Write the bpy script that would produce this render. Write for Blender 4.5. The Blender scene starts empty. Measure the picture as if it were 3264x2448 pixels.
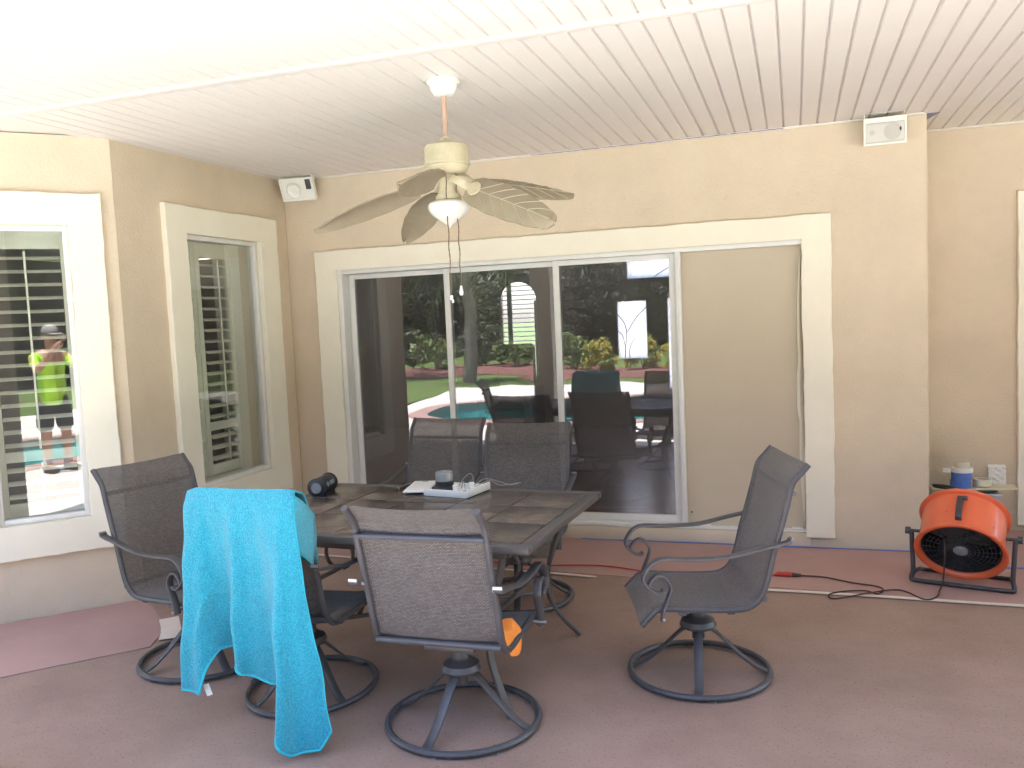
import bpy, bmesh, math, random
from mathutils import Vector, Matrix
R = math.radians
PI = math.pi
rnd = random.Random(7)
sc = bpy.context.scene
col = sc.collection

# ------------------------------------------------------------------ camera
cam_d = bpy.data.cameras.new('camera')
cam = bpy.data.objects.new('camera', cam_d)
col.objects.link(cam)
CAM = Vector((1.26405, -5.68722, 1.55))
cr = Vector((0.94873457, 0.31294894, -0.04433584))
cu = Vector((0.01774357, 0.08731635, 0.9960226))
cf = Vector((-0.31557546, 0.94574775, -0.07728721))
cam.matrix_world = Matrix(((cr.x, cu.x, -cf.x, CAM.x), (cr.y, cu.y, -cf.y, CAM.y), (cr.z, cu.z, -cf.z, CAM.z), (0, 0, 0, 1)))
cam_d.sensor_width = 36.0
cam_d.lens = 29.975
cam_d.clip_start = 0.01
cam_d.clip_end = 900
sc.camera = cam

# ------------------------------------------------------------------ sky, sun, exposure
SUN = Vector((-0.14, 0.07, 1.0)).normalized()          # towards the sun: high, a little from the house side
world = bpy.data.worlds.new('World')
sc.world = world
world.use_nodes = True
wn = world.node_tree.nodes
wl = world.node_tree.links
sky = wn.new('ShaderNodeTexSky')
sky.sky_type = 'NISHITA'
sky.sun_disc = False
sky.sun_elevation = math.asin(SUN.z)
sky.sun_rotation = math.atan2(SUN.x, SUN.y)
sky.air_density = 1.0
sky.dust_density = 1.5
wl.new(sky.outputs[0], wn['Background'].inputs[0])
wn['Background'].inputs[1].default_value = 0.13
sun_d = bpy.data.lights.new('sun', 'SUN')
sun_d.energy = 4.6
sun_d.angle = R(0.53)
sun_d.color = (1.0, 0.955, 0.89)
sun = bpy.data.objects.new('sun', sun_d)
col.objects.link(sun)
sun.rotation_euler = SUN.to_track_quat('Z', 'Y').to_euler()
sun.location = (0, -6, 12)
sc.view_settings.view_transform = 'Standard'
sc.view_settings.look = 'None'
sc.view_settings.exposure = 3.05
sc.view_settings.gamma = 1.0
sc.view_settings.use_curve_mapping = False
sc.render.engine = 'CYCLES'
sc.cycles.use_denoising = True
sc.cycles.max_bounces = 12
sc.cycles.diffuse_bounces = 8
sc.cycles.glossy_bounces = 6
sc.cycles.transmission_bounces = 8
sc.cycles.transparent_max_bounces = 24
sc.cycles.caustics_reflective = False
sc.cycles.caustics_refractive = False
sc.cycles.sample_clamp_indirect = 10.0

# ------------------------------------------------------------------ materials
def mat(name, color, rough=0.6, metal=0.0, var=0.0, vscale=6.0, var2=None, bump=0.0, bscale=60.0, bdist=0.002,
        spec=0.5, coat=0.0, sheen=0.0, coords='Object'):
    m = bpy.data.materials.new(name)
    m.use_nodes = True
    nt = m.node_tree
    b = nt.nodes['Principled BSDF']
    b.inputs['Base Color'].default_value = (*color, 1)
    b.inputs['Roughness'].default_value = rough
    b.inputs['Metallic'].default_value = metal
    b.inputs['Specular IOR Level'].default_value = spec
    if coat: b.inputs['Coat Weight'].default_value = coat
    if sheen: b.inputs['Sheen Weight'].default_value = sheen
    tc = None
    if var or bump:
        tc = nt.nodes.new('ShaderNodeTexCoord')
    if var:
        n = nt.nodes.new('ShaderNodeTexNoise')
        n.inputs['Scale'].default_value = vscale
        n.inputs['Detail'].default_value = 6
        n.inputs['Roughness'].default_value = 0.65
        nt.links.new(tc.outputs[coords], n.inputs['Vector'])
        rp = nt.nodes.new('ShaderNodeValToRGB')
        rp.color_ramp.elements[0].position = 0.28
        rp.color_ramp.elements[1].position = 0.72
        c2 = var2 if var2 else tuple(c * (1 - var) for c in color)
        c1 = color if var2 else tuple(min(1, c * (1 + var * 0.6)) for c in color)
        rp.color_ramp.elements[0].color = (*c2, 1)
        rp.color_ramp.elements[1].color = (*c1, 1)
        nt.links.new(n.outputs['Fac'], rp.inputs['Fac'])
        nt.links.new(rp.outputs['Color'], b.inputs['Base Color'])
    if bump:
        n2 = nt.nodes.new('ShaderNodeTexNoise')
        n2.inputs['Scale'].default_value = bscale
        n2.inputs['Detail'].default_value = 4
        nt.links.new(tc.outputs[coords], n2.inputs['Vector'])
        bp = nt.nodes.new('ShaderNodeBump')
        bp.inputs['Strength'].default_value = bump
        bp.inputs['Distance'].default_value = bdist
        nt.links.new(n2.outputs['Fac'], bp.inputs['Height'])
        nt.links.new(bp.outputs['Normal'], b.inputs['Normal'])
    return m

def floor_mat(name, base, dark, light, speck):
    m = bpy.data.materials.new(name); m.use_nodes = True
    nt = m.node_tree; b = nt.nodes['Principled BSDF']; N = nt.nodes.new; L = nt.links.new
    tc = N('ShaderNodeTexCoord')
    n1 = N('ShaderNodeTexNoise'); n1.inputs['Scale'].default_value = 1.6; n1.inputs['Detail'].default_value = 9; n1.inputs['Roughness'].default_value = 0.68
    n2 = N('ShaderNodeTexNoise'); n2.inputs['Scale'].default_value = 85; n2.inputs['Detail'].default_value = 5; n2.inputs['Roughness'].default_value = .7
    n3 = N('ShaderNodeTexNoise'); n3.inputs['Scale'].default_value = 210; n3.inputs['Detail'].default_value = 2
    for n in (n1, n2, n3): L(tc.outputs['Object'], n.inputs['Vector'])
    r1 = N('ShaderNodeValToRGB'); r1.color_ramp.elements[0].position = .32; r1.color_ramp.elements[1].position = .68
    r1.color_ramp.elements[0].color = (*base, 1); r1.color_ramp.elements[1].color = (*light, 1)
    L(n1.outputs['Fac'], r1.inputs['Fac'])
    r2 = N('ShaderNodeValToRGB'); r2.color_ramp.elements[0].position = .33; r2.color_ramp.elements[1].position = .43
    r2.color_ramp.elements[0].color = (1, 1, 1, 1); r2.color_ramp.elements[1].color = (0, 0, 0, 1)
    L(n2.outputs['Fac'], r2.inputs['Fac'])
    mx = N('ShaderNodeMix'); mx.data_type = 'RGBA'
    ml = N('ShaderNodeMath'); ml.operation = 'MULTIPLY'; ml.inputs[1].default_value = speck
    L(r2.outputs['Color'], ml.inputs[0]); L(ml.outputs[0], mx.inputs['Factor'])
    L(r1.outputs['Color'], mx.inputs['A']); mx.inputs['B'].default_value = (*dark, 1)
    L(mx.outputs['Result'], b.inputs['Base Color'])
    b.inputs['Roughness'].default_value = 0.72
    bp = N('ShaderNodeBump'); bp.inputs['Strength'].default_value = 0.35; bp.inputs['Distance'].default_value = 0.003
    ad = N('ShaderNodeMath'); ad.operation = 'ADD'
    L(n2.outputs['Fac'], ad.inputs[0]); L(n3.outputs['Fac'], ad.inputs[1])
    L(ad.outputs[0], bp.inputs['Height']); L(bp.outputs['Normal'], b.inputs['Normal'])
    return m

def glass_mat(name, tint, boost, wave=0.0, haze=.03):
    m = bpy.data.materials.new(name); m.use_nodes = True
    nt = m.node_tree; N = nt.nodes.new; L = nt.links.new
    for n in list(nt.nodes): nt.nodes.remove(n)
    out = N('ShaderNodeOutputMaterial')
    tr = N('ShaderNodeBsdfTransparent'); tr.inputs[0].default_value = (*tint, 1)
    gl = N('ShaderNodeBsdfGlossy'); gl.inputs['Roughness'].default_value = 0.0; gl.inputs['Color'].default_value = (1, 1, 1, 1)
    lw_ = N('ShaderNodeLayerWeight'); lw_.inputs['Blend'].default_value = .5
    pw_ = N('ShaderNodeMath'); pw_.operation = 'POWER'; pw_.inputs[1].default_value = 5.0
    L(lw_.outputs['Facing'], pw_.inputs[0])
    mu = N('ShaderNodeMath'); mu.operation = 'MULTIPLY_ADD'; mu.inputs[1].default_value = 1 - boost; mu.inputs[2].default_value = boost; mu.use_clamp = True
    L(pw_.outputs[0], mu.inputs[0])
    mx = N('ShaderNodeMixShader')
    L(mu.outputs[0], mx.inputs[0]); L(tr.outputs[0], mx.inputs[1]); L(gl.outputs[0], mx.inputs[2])
    if wave:
        tc = N('ShaderNodeTexCoord'); nz = N('ShaderNodeTexNoise'); nz.inputs['Scale'].default_value = 2.2; nz.inputs['Detail'].default_value = 1.0
        mp = N('ShaderNodeMapping'); mp.inputs['Scale'].default_value = (1.0, 1.0, 2.2)
        L(tc.outputs['Object'], mp.inputs['Vector']); L(mp.outputs['Vector'], nz.inputs['Vector'])
        bp = N('ShaderNodeBump'); bp.inputs['Strength'].default_value = 1.0; bp.inputs['Distance'].default_value = wave
        L(nz.outputs['Fac'], bp.inputs['Height']); L(bp.outputs['Normal'], gl.inputs['Normal'])
    tcf = N('ShaderNodeTexCoord'); nf = N('ShaderNodeTexNoise'); nf.inputs['Scale'].default_value = 3.0; nf.inputs['Detail'].default_value = 6
    mf = N('ShaderNodeMapping'); mf.inputs['Scale'].default_value = (1.0, 1.0, .35)
    L(tcf.outputs['Object'], mf.inputs['Vector']); L(mf.outputs['Vector'], nf.inputs['Vector'])
    mr = N('ShaderNodeMapRange'); mr.inputs['From Min'].default_value = .3; mr.inputs['From Max'].default_value = .75; mr.inputs['To Min'].default_value = haze * .5; mr.inputs['To Max'].default_value = haze * 1.6
    L(nf.outputs['Fac'], mr.inputs[0])
    df_ = N('ShaderNodeBsdfDiffuse'); df_.inputs['Color'].default_value = (.78, .76, .80, 1)  # pale diffuse veil mixed in as haze, lifting the blacks of the glass
    m2 = N('ShaderNodeMixShader'); L(mr.outputs[0], m2.inputs[0]); L(mx.outputs[0], m2.inputs[1]); L(df_.outputs[0], m2.inputs[2])
    L(m2.outputs[0], out.inputs['Surface'])
    return m

def sling_mat():
    m = bpy.data.materials.new('sling weave'); m.use_nodes = True
    nt = m.node_tree; b = nt.nodes['Principled BSDF']; N = nt.nodes.new; L = nt.links.new
    uv = N('ShaderNodeUVMap')
    br = N('ShaderNodeTexBrick'); br.inputs['Scale'].default_value = 1.0
    br.inputs['Brick Width'].default_value = 0.013; br.inputs['Row Height'].default_value = 0.0056
    br.inputs['Mortar Size'].default_value = 0.0010; br.inputs['Mortar Smooth'].default_value = 0.4
    br.offset = 0.5
    br.inputs['Color1'].default_value = (0.088, 0.078, 0.080, 1)
    br.inputs['Color2'].default_value = (0.150, 0.135, 0.137, 1)
    br.inputs['Mortar'].default_value = (0.05, 0.043, 0.042, 1)
    L(uv.outputs[0], br.inputs['Vector'])
    nz = N('ShaderNodeTexNoise'); nz.inputs['Scale'].default_value = 5; nz.inputs['Detail'].default_value = 4
    L(uv.outputs[0], nz.inputs['Vector'])
    mx = N('ShaderNodeMix'); mx.data_type = 'RGBA'; mx.blend_type = 'MULTIPLY'; mx.inputs['Factor'].default_value = 0.5
    L(br.outputs['Color'], mx.inputs['A'])
    rp = N('ShaderNodeValToRGB'); rp.color_ramp.elements[0].color = (.7, .7, .7, 1); rp.color_ramp.elements[1].color = (1.25, 1.2, 1.15, 1)
    L(nz.outputs['Fac'], rp.inputs['Fac']); L(rp.outputs['Color'], mx.inputs['B'])
    L(mx.outputs['Result'], b.inputs['Base Color'])
    b.inputs['Roughness'].default_value = 0.62
    b.inputs['Sheen Weight'].default_value = 0.15
    bp = N('ShaderNodeBump'); bp.inputs['Strength'].default_value = 0.6; bp.inputs['Distance'].default_value = 0.0015; bp.invert = True
    L(br.outputs['Fac'], bp.inputs['Height']); L(bp.outputs['Normal'], b.inputs['Normal'])
    tr = N('ShaderNodeBsdfTransparent'); ms = N('ShaderNodeMixShader')
    mu = N('ShaderNodeMath'); mu.operation = 'MULTIPLY'; mu.inputs[1].default_value = 0.22
    L(br.outputs['Fac'], mu.inputs[0]); L(mu.outputs[0], ms.inputs[0])
    L(b.outputs[0], ms.inputs[1]); L(tr.outputs[0], ms.inputs[2])
    L(ms.outputs[0], nt.nodes['Material Output'].inputs['Surface'])
    return m

def tile_mat():
    m = bpy.data.materials.new('slate tile'); m.use_nodes = True
    nt = m.node_tree; b = nt.nodes['Principled BSDF']; N = nt.nodes.new; L = nt.links.new
    tc = N('ShaderNodeTexCoord'); oi = N('ShaderNodeObjectInfo')
    va = N('ShaderNodeVectorMath'); va.operation = 'ADD'; sc_ = N('ShaderNodeVectorMath'); sc_.operation = 'SCALE'; sc_.inputs[3].default_value = 9.0
    cb = N('ShaderNodeCombineXYZ')
    L(oi.outputs['Random'], cb.inputs[0]); L(oi.outputs['Random'], cb.inputs[1]); L(cb.outputs[0], sc_.inputs[0])
    L(tc.outputs['Object'], va.inputs[0]); L(sc_.outputs[0], va.inputs[1])
    n = N('ShaderNodeTexNoise'); n.inputs['Scale'].default_value = 5; n.inputs['Detail'].default_value = 8; n.inputs['Roughness'].default_value = .6; n.inputs['Distortion'].default_value = 1.6
    L(va.outputs[0], n.inputs['Vector'])
    rp = N('ShaderNodeValToRGB'); e = rp.color_ramp.elements
    e[0].position = .3; e[0].color = (.058, .046, .042, 1); e[1].position = .75; e[1].color = (.165, .122, .095, 1)
    k = e.new(.52); k.color = (.098, .074, .064, 1)
    L(n.outputs['Fac'], rp.inputs['Fac'])
    hs = N('ShaderNodeHueSaturation'); mr = N('ShaderNodeMapRange'); mr.inputs['To Min'].default_value = .7; mr.inputs['To Max'].default_value = 1.25
    L(oi.outputs['Random'], mr.inputs[0]); L(mr.outputs[0], hs.inputs['Value']); L(rp.outputs[0], hs.inputs['Color'])
    L(hs.outputs[0], b.inputs['Base Color'])
    b.inputs['Roughness'].default_value = .27
    bp = N('ShaderNodeBump'); bp.inputs['Strength'].default_value = .25; bp.inputs['Distance'].default_value = .002
    L(n.outputs['Fac'], bp.inputs['Height']); L(bp.outputs[0], b.inputs['Normal'])
    return m

def leaf_mat(name, c1, c2):
    m = bpy.data.materials.new(name); m.use_nodes = True
    nt = m.node_tree; b = nt.nodes['Principled BSDF']; N = nt.nodes.new; L = nt.links.new
    g = N('ShaderNodeNewGeometry')
    rp = N('ShaderNodeValToRGB'); rp.color_ramp.elements[0].color = (*c1, 1); rp.color_ramp.elements[1].color = (*c2, 1)
    L(g.outputs['Random Per Island'], rp.inputs[0]); L(rp.outputs[0], b.inputs['Base Color'])
    b.inputs['Roughness'].default_value = .55
    tl = N('ShaderNodeBsdfTranslucent'); L(rp.outputs[0], tl.inputs[0])
    ms = N('ShaderNodeMixShader'); ms.inputs[0].default_value = .25
    L(b.outputs[0], ms.inputs[1]); L(tl.outputs[0], ms.inputs[2]); L(ms.outputs[0], nt.nodes['Material Output'].inputs['Surface'])
    return m

def frosted_mat():
    m = bpy.data.materials.new('frosted glass'); m.use_nodes = True
    nt = m.node_tree; N = nt.nodes.new; L = nt.links.new
    b = nt.nodes['Principled BSDF']; b.inputs['Base Color'].default_value = (.8, .82, .82, 1); b.inputs['Roughness'].default_value = .4
    tl = N('ShaderNodeBsdfTranslucent'); tl.inputs[0].default_value = (.95, .97, 1, 1)
    ms = N('ShaderNodeMixShader'); ms.inputs[0].default_value = .85
    L(b.outputs[0], ms.inputs[1]); L(tl.outputs[0], ms.inputs[2]); L(ms.outputs[0], nt.nodes['Material Output'].inputs['Surface'])
    return m

def water_mat():
    m = bpy.data.materials.new('pool water'); m.use_nodes = True
    nt = m.node_tree; N = nt.nodes.new; L = nt.links.new
    for n in list(nt.nodes): nt.nodes.remove(n)
    out = N('ShaderNodeOutputMaterial')
    tr = N('ShaderNodeBsdfTransparent'); tr.inputs[0].default_value = (.62, .93, .95, 1)
    gl = N('ShaderNodeBsdfGlossy'); gl.inputs['Roughness'].default_value = .03
    fr = N('ShaderNodeFresnel'); fr.inputs[0].default_value = 1.33
    tc = N('ShaderNodeTexCoord'); nz = N('ShaderNodeTexNoise'); nz.inputs['Scale'].default_value = 3.5; nz.inputs['Detail'].default_value = 3
    bp = N('ShaderNodeBump'); bp.inputs['Strength'].default_value = .5; bp.inputs['Distance'].default_value = .03
    L(tc.outputs['Object'], nz.inputs['Vector']); L(nz.outputs['Fac'], bp.inputs['Height'])
    L(bp.outputs[0], gl.inputs['Normal']); L(bp.outputs[0], fr.inputs['Normal'])
    mx = N('ShaderNodeMixShader'); L(fr.outputs[0], mx.inputs[0]); L(tr.outputs[0], mx.inputs[1]); L(gl.outputs[0], mx.inputs[2])
    L(mx.outputs[0], out.inputs['Surface'])
    return m

M = {}
M['wall'] = mat('beige stucco', (0.65, 0.55, 0.435), .85, var=.09, vscale=2.1, bump=.7, bscale=80, bdist=.006)
M['pocket'] = mat('painted pocket panel', (0.555, 0.485, 0.385), .8, var=.06, vscale=1.2, bump=.2, bscale=120, bdist=.002)
M['trim'] = mat('cream trim', (0.82, 0.78, 0.68), .75, var=.05, vscale=3, bump=.4, bscale=110, bdist=.003)
M['soffit'] = mat('white soffit', (0.725, 0.685, 0.665), .5, var=.03, vscale=2, bump=.05, bscale=150)
M['alu'] = mat('white aluminium', (0.74, 0.74, 0.74), .38, var=.05, vscale=9)
M['white'] = mat('white plastic', (0.78, 0.77, 0.75), .4, var=.04, vscale=12)
M['shutter'] = mat('shutter paint', (0.80, 0.79, 0.75), .45)
M['floor'] = floor_mat('brown deck coating', (0.250, 0.160, 0.126), (0.08, 0.05, 0.04), (0.345, 0.230, 0.184), .7)
M['deck'] = floor_mat('pool deck coating', (0.64, 0.57, 0.53), (0.46, 0.39, 0.36), (0.70, 0.64, 0.60), .3)
M['coping'] = mat('pink coping', (0.40, 0.25, 0.22), .7, var=.12, vscale=8)
M['paper'] = mat('rosin paper', (0.40, 0.245, 0.22), .85, var=.10, vscale=2.3, bump=.5, bscale=7, bdist=.006)
M['wtape'] = mat('white masking tape', (0.68, 0.58, 0.52), .7, var=.06, vscale=10)
M['ptape'] = mat('faded purple tape', (0.27, 0.25, 0.42), .7, var=.25, vscale=40)
M['btape'] = mat('blue masking tape', (0.085, 0.17, 0.52), .6, var=.12, vscale=30)
M['sling'] = sling_mat()
M['cmetal'] = mat('bronze chair metal', (0.088, 0.083, 0.092), .42, metal=.25, var=.18, vscale=14, bump=.12, bscale=180, bdist=.0008)
M['tmetal'] = mat('table metal', (0.10, 0.09, 0.09), .4, metal=.25, var=.15, vscale=14, bump=.1, bscale=150, bdist=.0008)
M['alubare'] = mat('bare tube end', (0.33, 0.33, 0.35), .4, metal=.4)
M['tile'] = tile_mat()
M['grout'] = mat('dark grout', (0.045, 0.038, 0.035), .8, var=.2, vscale=30)
M['towel'] = mat('turquoise terry', (0.02, 0.47, 0.60), .95, var=.30, vscale=150, var2=(0.0, 0.19, 0.33), bump=1.0, bscale=210, bdist=.010, sheen=.3)
M['hem'] = mat('towel hem', (0.03, 0.44, 0.56), .9, bump=.5, bscale=300)
M['orange'] = mat('orange enamel', (0.70, 0.128, 0.05), .38, var=.07, vscale=7, coat=.3)
M['black'] = mat('black plastic', (0.022, 0.022, 0.025), .5, var=.2, vscale=20)
M['dgrey'] = mat('dark grey steel', (0.055, 0.053, 0.06), .45, metal=.3, var=.2, vscale=16)
M['mgrey'] = mat('grey plastic', (0.20, 0.21, 0.24), .5, var=.1, vscale=18)
M['silver'] = mat('silver plastic', (0.30, 0.30, 0.315), .35, metal=.3, var=.08, vscale=15)
M['fancream'] = mat('yellowed enamel', (0.52, 0.465, 0.335), .5, var=.2, vscale=11)
M['fanrod'] = mat('tan rod', (0.46, 0.31, 0.235), .5, var=.1, vscale=12)
M['blade'] = mat('leaf blade', (0.275, 0.23, 0.165), .6, var=.12, vscale=9, bump=.2, bscale=40)
M['bladeedge'] = mat('leaf vein', (0.40, 0.345, 0.255), .6)
M['milk'] = mat('milk glass', (0.72, 0.70, 0.68), .22, spec=.6)
M['brass'] = mat('aged chain', (0.17, 0.12, 0.08), .4, metal=.7)
M['cord'] = mat('dark cord', (0.045, 0.022, 0.022), .6)
M['redcord'] = mat('red cord', (0.50, 0.045, 0.035), .5)
M['clothO'] = mat('orange cloth', (0.86, 0.27, 0.045), .9, var=.1, vscale=60, bump=.4, bscale=200, bdist=.002)
M['glassd'] = glass_mat('tinted door glass', (.70, .69, .71), .095, .0006, .048)
M['glassw'] = glass_mat('window glass', (.95, .97, .94), .066, .0001, .026)
M['frost'] = frosted_mat()
M['inwall'] = mat('interior wall', (0.42, 0.37, 0.32), .9, var=.08, vscale=2)
M['infloor'] = mat('interior tile', (0.34, 0.29, 0.25), .25, var=.12, vscale=3)
M['lead'] = mat('lead came', (0.03, 0.03, 0.03), .5, metal=.5)
M['sofa'] = mat('dark upholstery', (0.05, 0.032, 0.03), .8, var=.2, vscale=10)
M['water'] = water_mat()
M['pool'] = mat('pool plaster', (0.17, 0.66, 0.66), .7, var=.14, vscale=3)
M['lawn'] = mat('lawn grass', (0.14, 0.205, 0.05), .9, var=.4, vscale=5, var2=(0.075, 0.135, 0.03), bump=1.0, bscale=40, bdist=.04)
M['mulch'] = mat('red mulch', (0.235, 0.105, 0.09), .95, var=.45, vscale=22, bump=1.0, bscale=35, bdist=.05)
M['leafdark'] = leaf_mat('dark foliage', (.032, .052, .02), (.055, .085, .03))
M['leaflight'] = leaf_mat('light foliage', (.06, .12, .02), (.15, .21, .04))
M['leafyel'] = leaf_mat('yellow flowering foliage', (.08, .14, .02), (.52, .40, .03))
M['palm'] = leaf_mat('palm foliage', (.045, .085, .022), (.12, .15, .045))
M['bark'] = mat('bark', (.10, .075, .055), .9, var=.35, vscale=7, bump=.8, bscale=12, bdist=.03)
M['barkpale'] = mat('pale bark', (.30, .26, .21), .9, var=.3, vscale=7, bump=.8, bscale=12, bdist=.03)
M['lime'] = mat('lime shirt', (.42, .78, .03), .85, var=.06, vscale=8)
M['shorts'] = mat('charcoal shorts', (.035, .038, .045), .9, var=.15, vscale=14)
M['skin'] = mat('skin', (.50, .27, .18), .55, var=.06, vscale=10)
M['cap'] = mat('grey cap', (.33, .30, .28), .85, var=.08, vscale=20)
M['shoe'] = mat('brown shoe', (.07, .045, .035), .6, var=.2, vscale=20)
M['blueplastic'] = mat('blue sling', (.02, .07, .42), .6, var=.1, vscale=10)
M['bin'] = mat('clear grey plastic', (.42, .44, .50), .3, var=.05, vscale=8)
M['board'] = mat('pale board', (.60, .54, .40), .7, var=.10, vscale=14)
M['creamroll'] = mat('cream tape roll', (.66, .61, .50), .6, var=.05, vscale=20)
M['roof'] = mat('roof shingles', (.20, .17, .15), .9, var=.2, vscale=5)

# ------------------------------------------------------------------ mesh helpers
def catmull(pts, n=6, closed=False):
    P = [Vector(p) for p in pts]
    out = []
    m = len(P)
    segs = m if closed else m - 1
    for i in range(segs):
        if closed:
            p0, p1, p2, p3 = P[(i - 1) % m], P[i], P[(i + 1) % m], P[(i + 2) % m]
        else:
            p1, p2 = P[i], P[i + 1]
            p0 = P[i - 1] if i > 0 else p1 * 2 - p2
            p3 = P[i + 2] if i + 2 < m else p2 * 2 - p1
        for k in range(n):
            t = k / n
            out.append(0.5 * ((2 * p1) + (p2 - p0) * t + (2 * p0 - 5 * p1 + 4 * p2 - p3) * t * t + (3 * p1 - p0 - 3 * p2 + p3) * t ** 3))
    if not closed: out.append(P[-1].copy())
    return out

class MB:
    def __init__(s): s.v = []; s.f = []; s.mi = []; s.uv = None; s.cur = 0
    def add(s, verts, faces, T=None):
        o = len(s.v)
        for p in verts:
            p = Vector(p)
            s.v.append(T @ p if T else p)
        for f in faces:
            s.f.append(tuple(o + i for i in f)); s.mi.append(s.cur)
        return s
    def box(s, c, size, T=None, bev=0.0, seg=2):
        hx, hy, hz = (q / 2 for q in size)
        c = Vector(c)
        if bev <= 0:
            vs = [c + Vector((x * hx, y * hy, z * hz)) for x in (-1, 1) for y in (-1, 1) for z in (-1, 1)]
            return s.add(vs, [(0, 1, 3, 2), (4, 6, 7, 5), (0, 4, 5, 1), (2, 3, 7, 6), (0, 2, 6, 4), (1, 5, 7, 3)], T)
        bm = bmesh.new()
        bmesh.ops.create_cube(bm, size=1.0)
        for v in bm.verts: v.co = Vector((v.co.x * size[0], v.co.y * size[1], v.co.z * size[2]))
        bmesh.ops.bevel(bm, geom=bm.edges[:], offset=bev, segments=seg, affect='EDGES', profile=.5)
        bm.verts.index_update()
        s.add([v.co + c for v in bm.verts], [[v.index for v in f.verts] for f in bm.faces], T)
        bm.free()
        return s
    def bb(s, x0, x1, y0, y1, z0, z1, bev=0.0):
        return s.box(((x0 + x1) / 2, (y0 + y1) / 2, (z0 + z1) / 2), (abs(x1 - x0), abs(y1 - y0), abs(z1 - z0)), None, bev)
    def tube(s, path, r, n=8, closed=False, T=None, caps=True):
        P = [Vector(p) for p in path]
        m = len(P)
        rs = r if isinstance(r, (list, tuple)) else [r] * m
        tang = []
        for i in range(m):
            a = P[(i - 1) % m] if (closed or i > 0) else P[i]
            b = P[(i + 1) % m] if (closed or i < m - 1) else P[i]
            t = (b - a)
            tang.append(t.normalized() if t.length > 1e-9 else Vector((0, 0, 1)))
        up = Vector((0, 0, 1)) if abs(tang[0].z) < .9 else Vector((1, 0, 0))
        nrm = (up - tang[0] * up.dot(tang[0])).normalized()
        vs = []; fs = []
        for i in range(m):
            if i:
                nrm = nrm - tang[i] * nrm.dot(tang[i])
                nrm.normalize()
            bi = tang[i].cross(nrm)
            for k in range(n):
                a = 2 * PI * k / n
                vs.append(P[i] + (nrm * math.cos(a) + bi * math.sin(a)) * rs[i])
        for i in range(m if closed else m - 1):
            j = (i + 1) % m
            for k in range(n):
                l = (k + 1) % n
                fs.append((i * n + k, i * n + l, j * n + l, j * n + k))
        if caps and not closed:
            fs.append(tuple(range(n - 1, -1, -1)))
            fs.append(tuple((m - 1) * n + k for k in range(n)))
        return s.add(vs, fs, T)
    def strap(s, path, w, t, T=None, wdir=(1, 0, 0)):
        """flat bar with rounded edges swept along a path; width runs along wdir"""
        P = [Vector(p) for p in path]; W = Vector(wdir).normalized(); m = len(P)
        prof = [(-w / 2, -t * .25), (-w / 2, t * .25), (-w * .36, t / 2), (w * .36, t / 2), (w / 2, t * .25), (w / 2, -t * .25), (w * .36, -t / 2), (-w * .36, -t / 2)]
        n = len(prof); vs = []; fs = []
        for i in range(m):
            tg = (P[min(i + 1, m - 1)] - P[max(i - 1, 0)]).normalized()
            nn = tg.cross(W).normalized()
            for a, b in prof: vs.append(P[i] + W * a + nn * b)
        for i in range(m - 1):
            for k in range(n):
                l = (k + 1) % n
                fs.append((i * n + k, i * n + l, (i + 1) * n + l, (i + 1) * n + k))
        fs.append(tuple(range(n - 1, -1, -1))); fs.append(tuple((m - 1) * n + k for k in range(n)))
        return s.add(vs, fs, T)
    def lathe(s, prof, n=24, T=None, cap0=False, cap1=False, closed=False, mod=None):
        vs = []; fs = []; m = len(prof)
        for i, (r, z) in enumerate(prof):
            for k in range(n):
                a = 2 * PI * k / n
                q = r * (mod(i, a) if mod else 1)
                vs.append((q * math.cos(a), q * math.sin(a), z))
        for i in range(m if closed else m - 1):
            j = (i + 1) % m
            for k in range(n):
                l = (k + 1) % n
                fs.append((i * n + k, i * n + l, j * n + l, j * n + k))
        if cap0: fs.append(tuple(range(n - 1, -1, -1)))
        if cap1: fs.append(tuple((m - 1) * n + k for k in range(n)))
        return s.add(vs, fs, T)
    def grid(s, rows, T=None):
        m = len(rows); n = len(rows[0])
        vs = [p for r_ in rows for p in r_]
        fs = [(i * n + k, i * n + k + 1, (i + 1) * n + k + 1, (i + 1) * n + k) for i in range(m - 1) for k in range(n - 1)]
        return s.add(vs, fs, T)
    def mesh(s, name, mats, smooth=40):
        me = bpy.data.meshes.new(name)
        me.from_pydata([tuple(p) for p in s.v], [], s.f)
        if not isinstance(mats, (list, tuple)): mats = [mats]
        for m in mats: me.materials.append(m)
        if len(mats) > 1: me.polygons.foreach_set('material_index', s.mi)
        bm = bmesh.new(); bm.from_mesh(me)
        bmesh.ops.recalc_face_normals(bm, faces=bm.faces[:])
        bm.to_mesh(me); bm.free()
        if s.uv:
            ul = me.uv_layers.new(name='UVMap')
            for lp in me.loops: ul.data[lp.index].uv = s.uv[lp.vertex_index]
        if smooth:
            me.shade_smooth()
            me.set_sharp_from_angle(angle=R(smooth))
        return me
    def build(s, name, mats, parent=None, smooth=40, loc=None, rot=None):
        return put(name, s.mesh(name, mats, smooth), parent, loc, rot)

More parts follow.
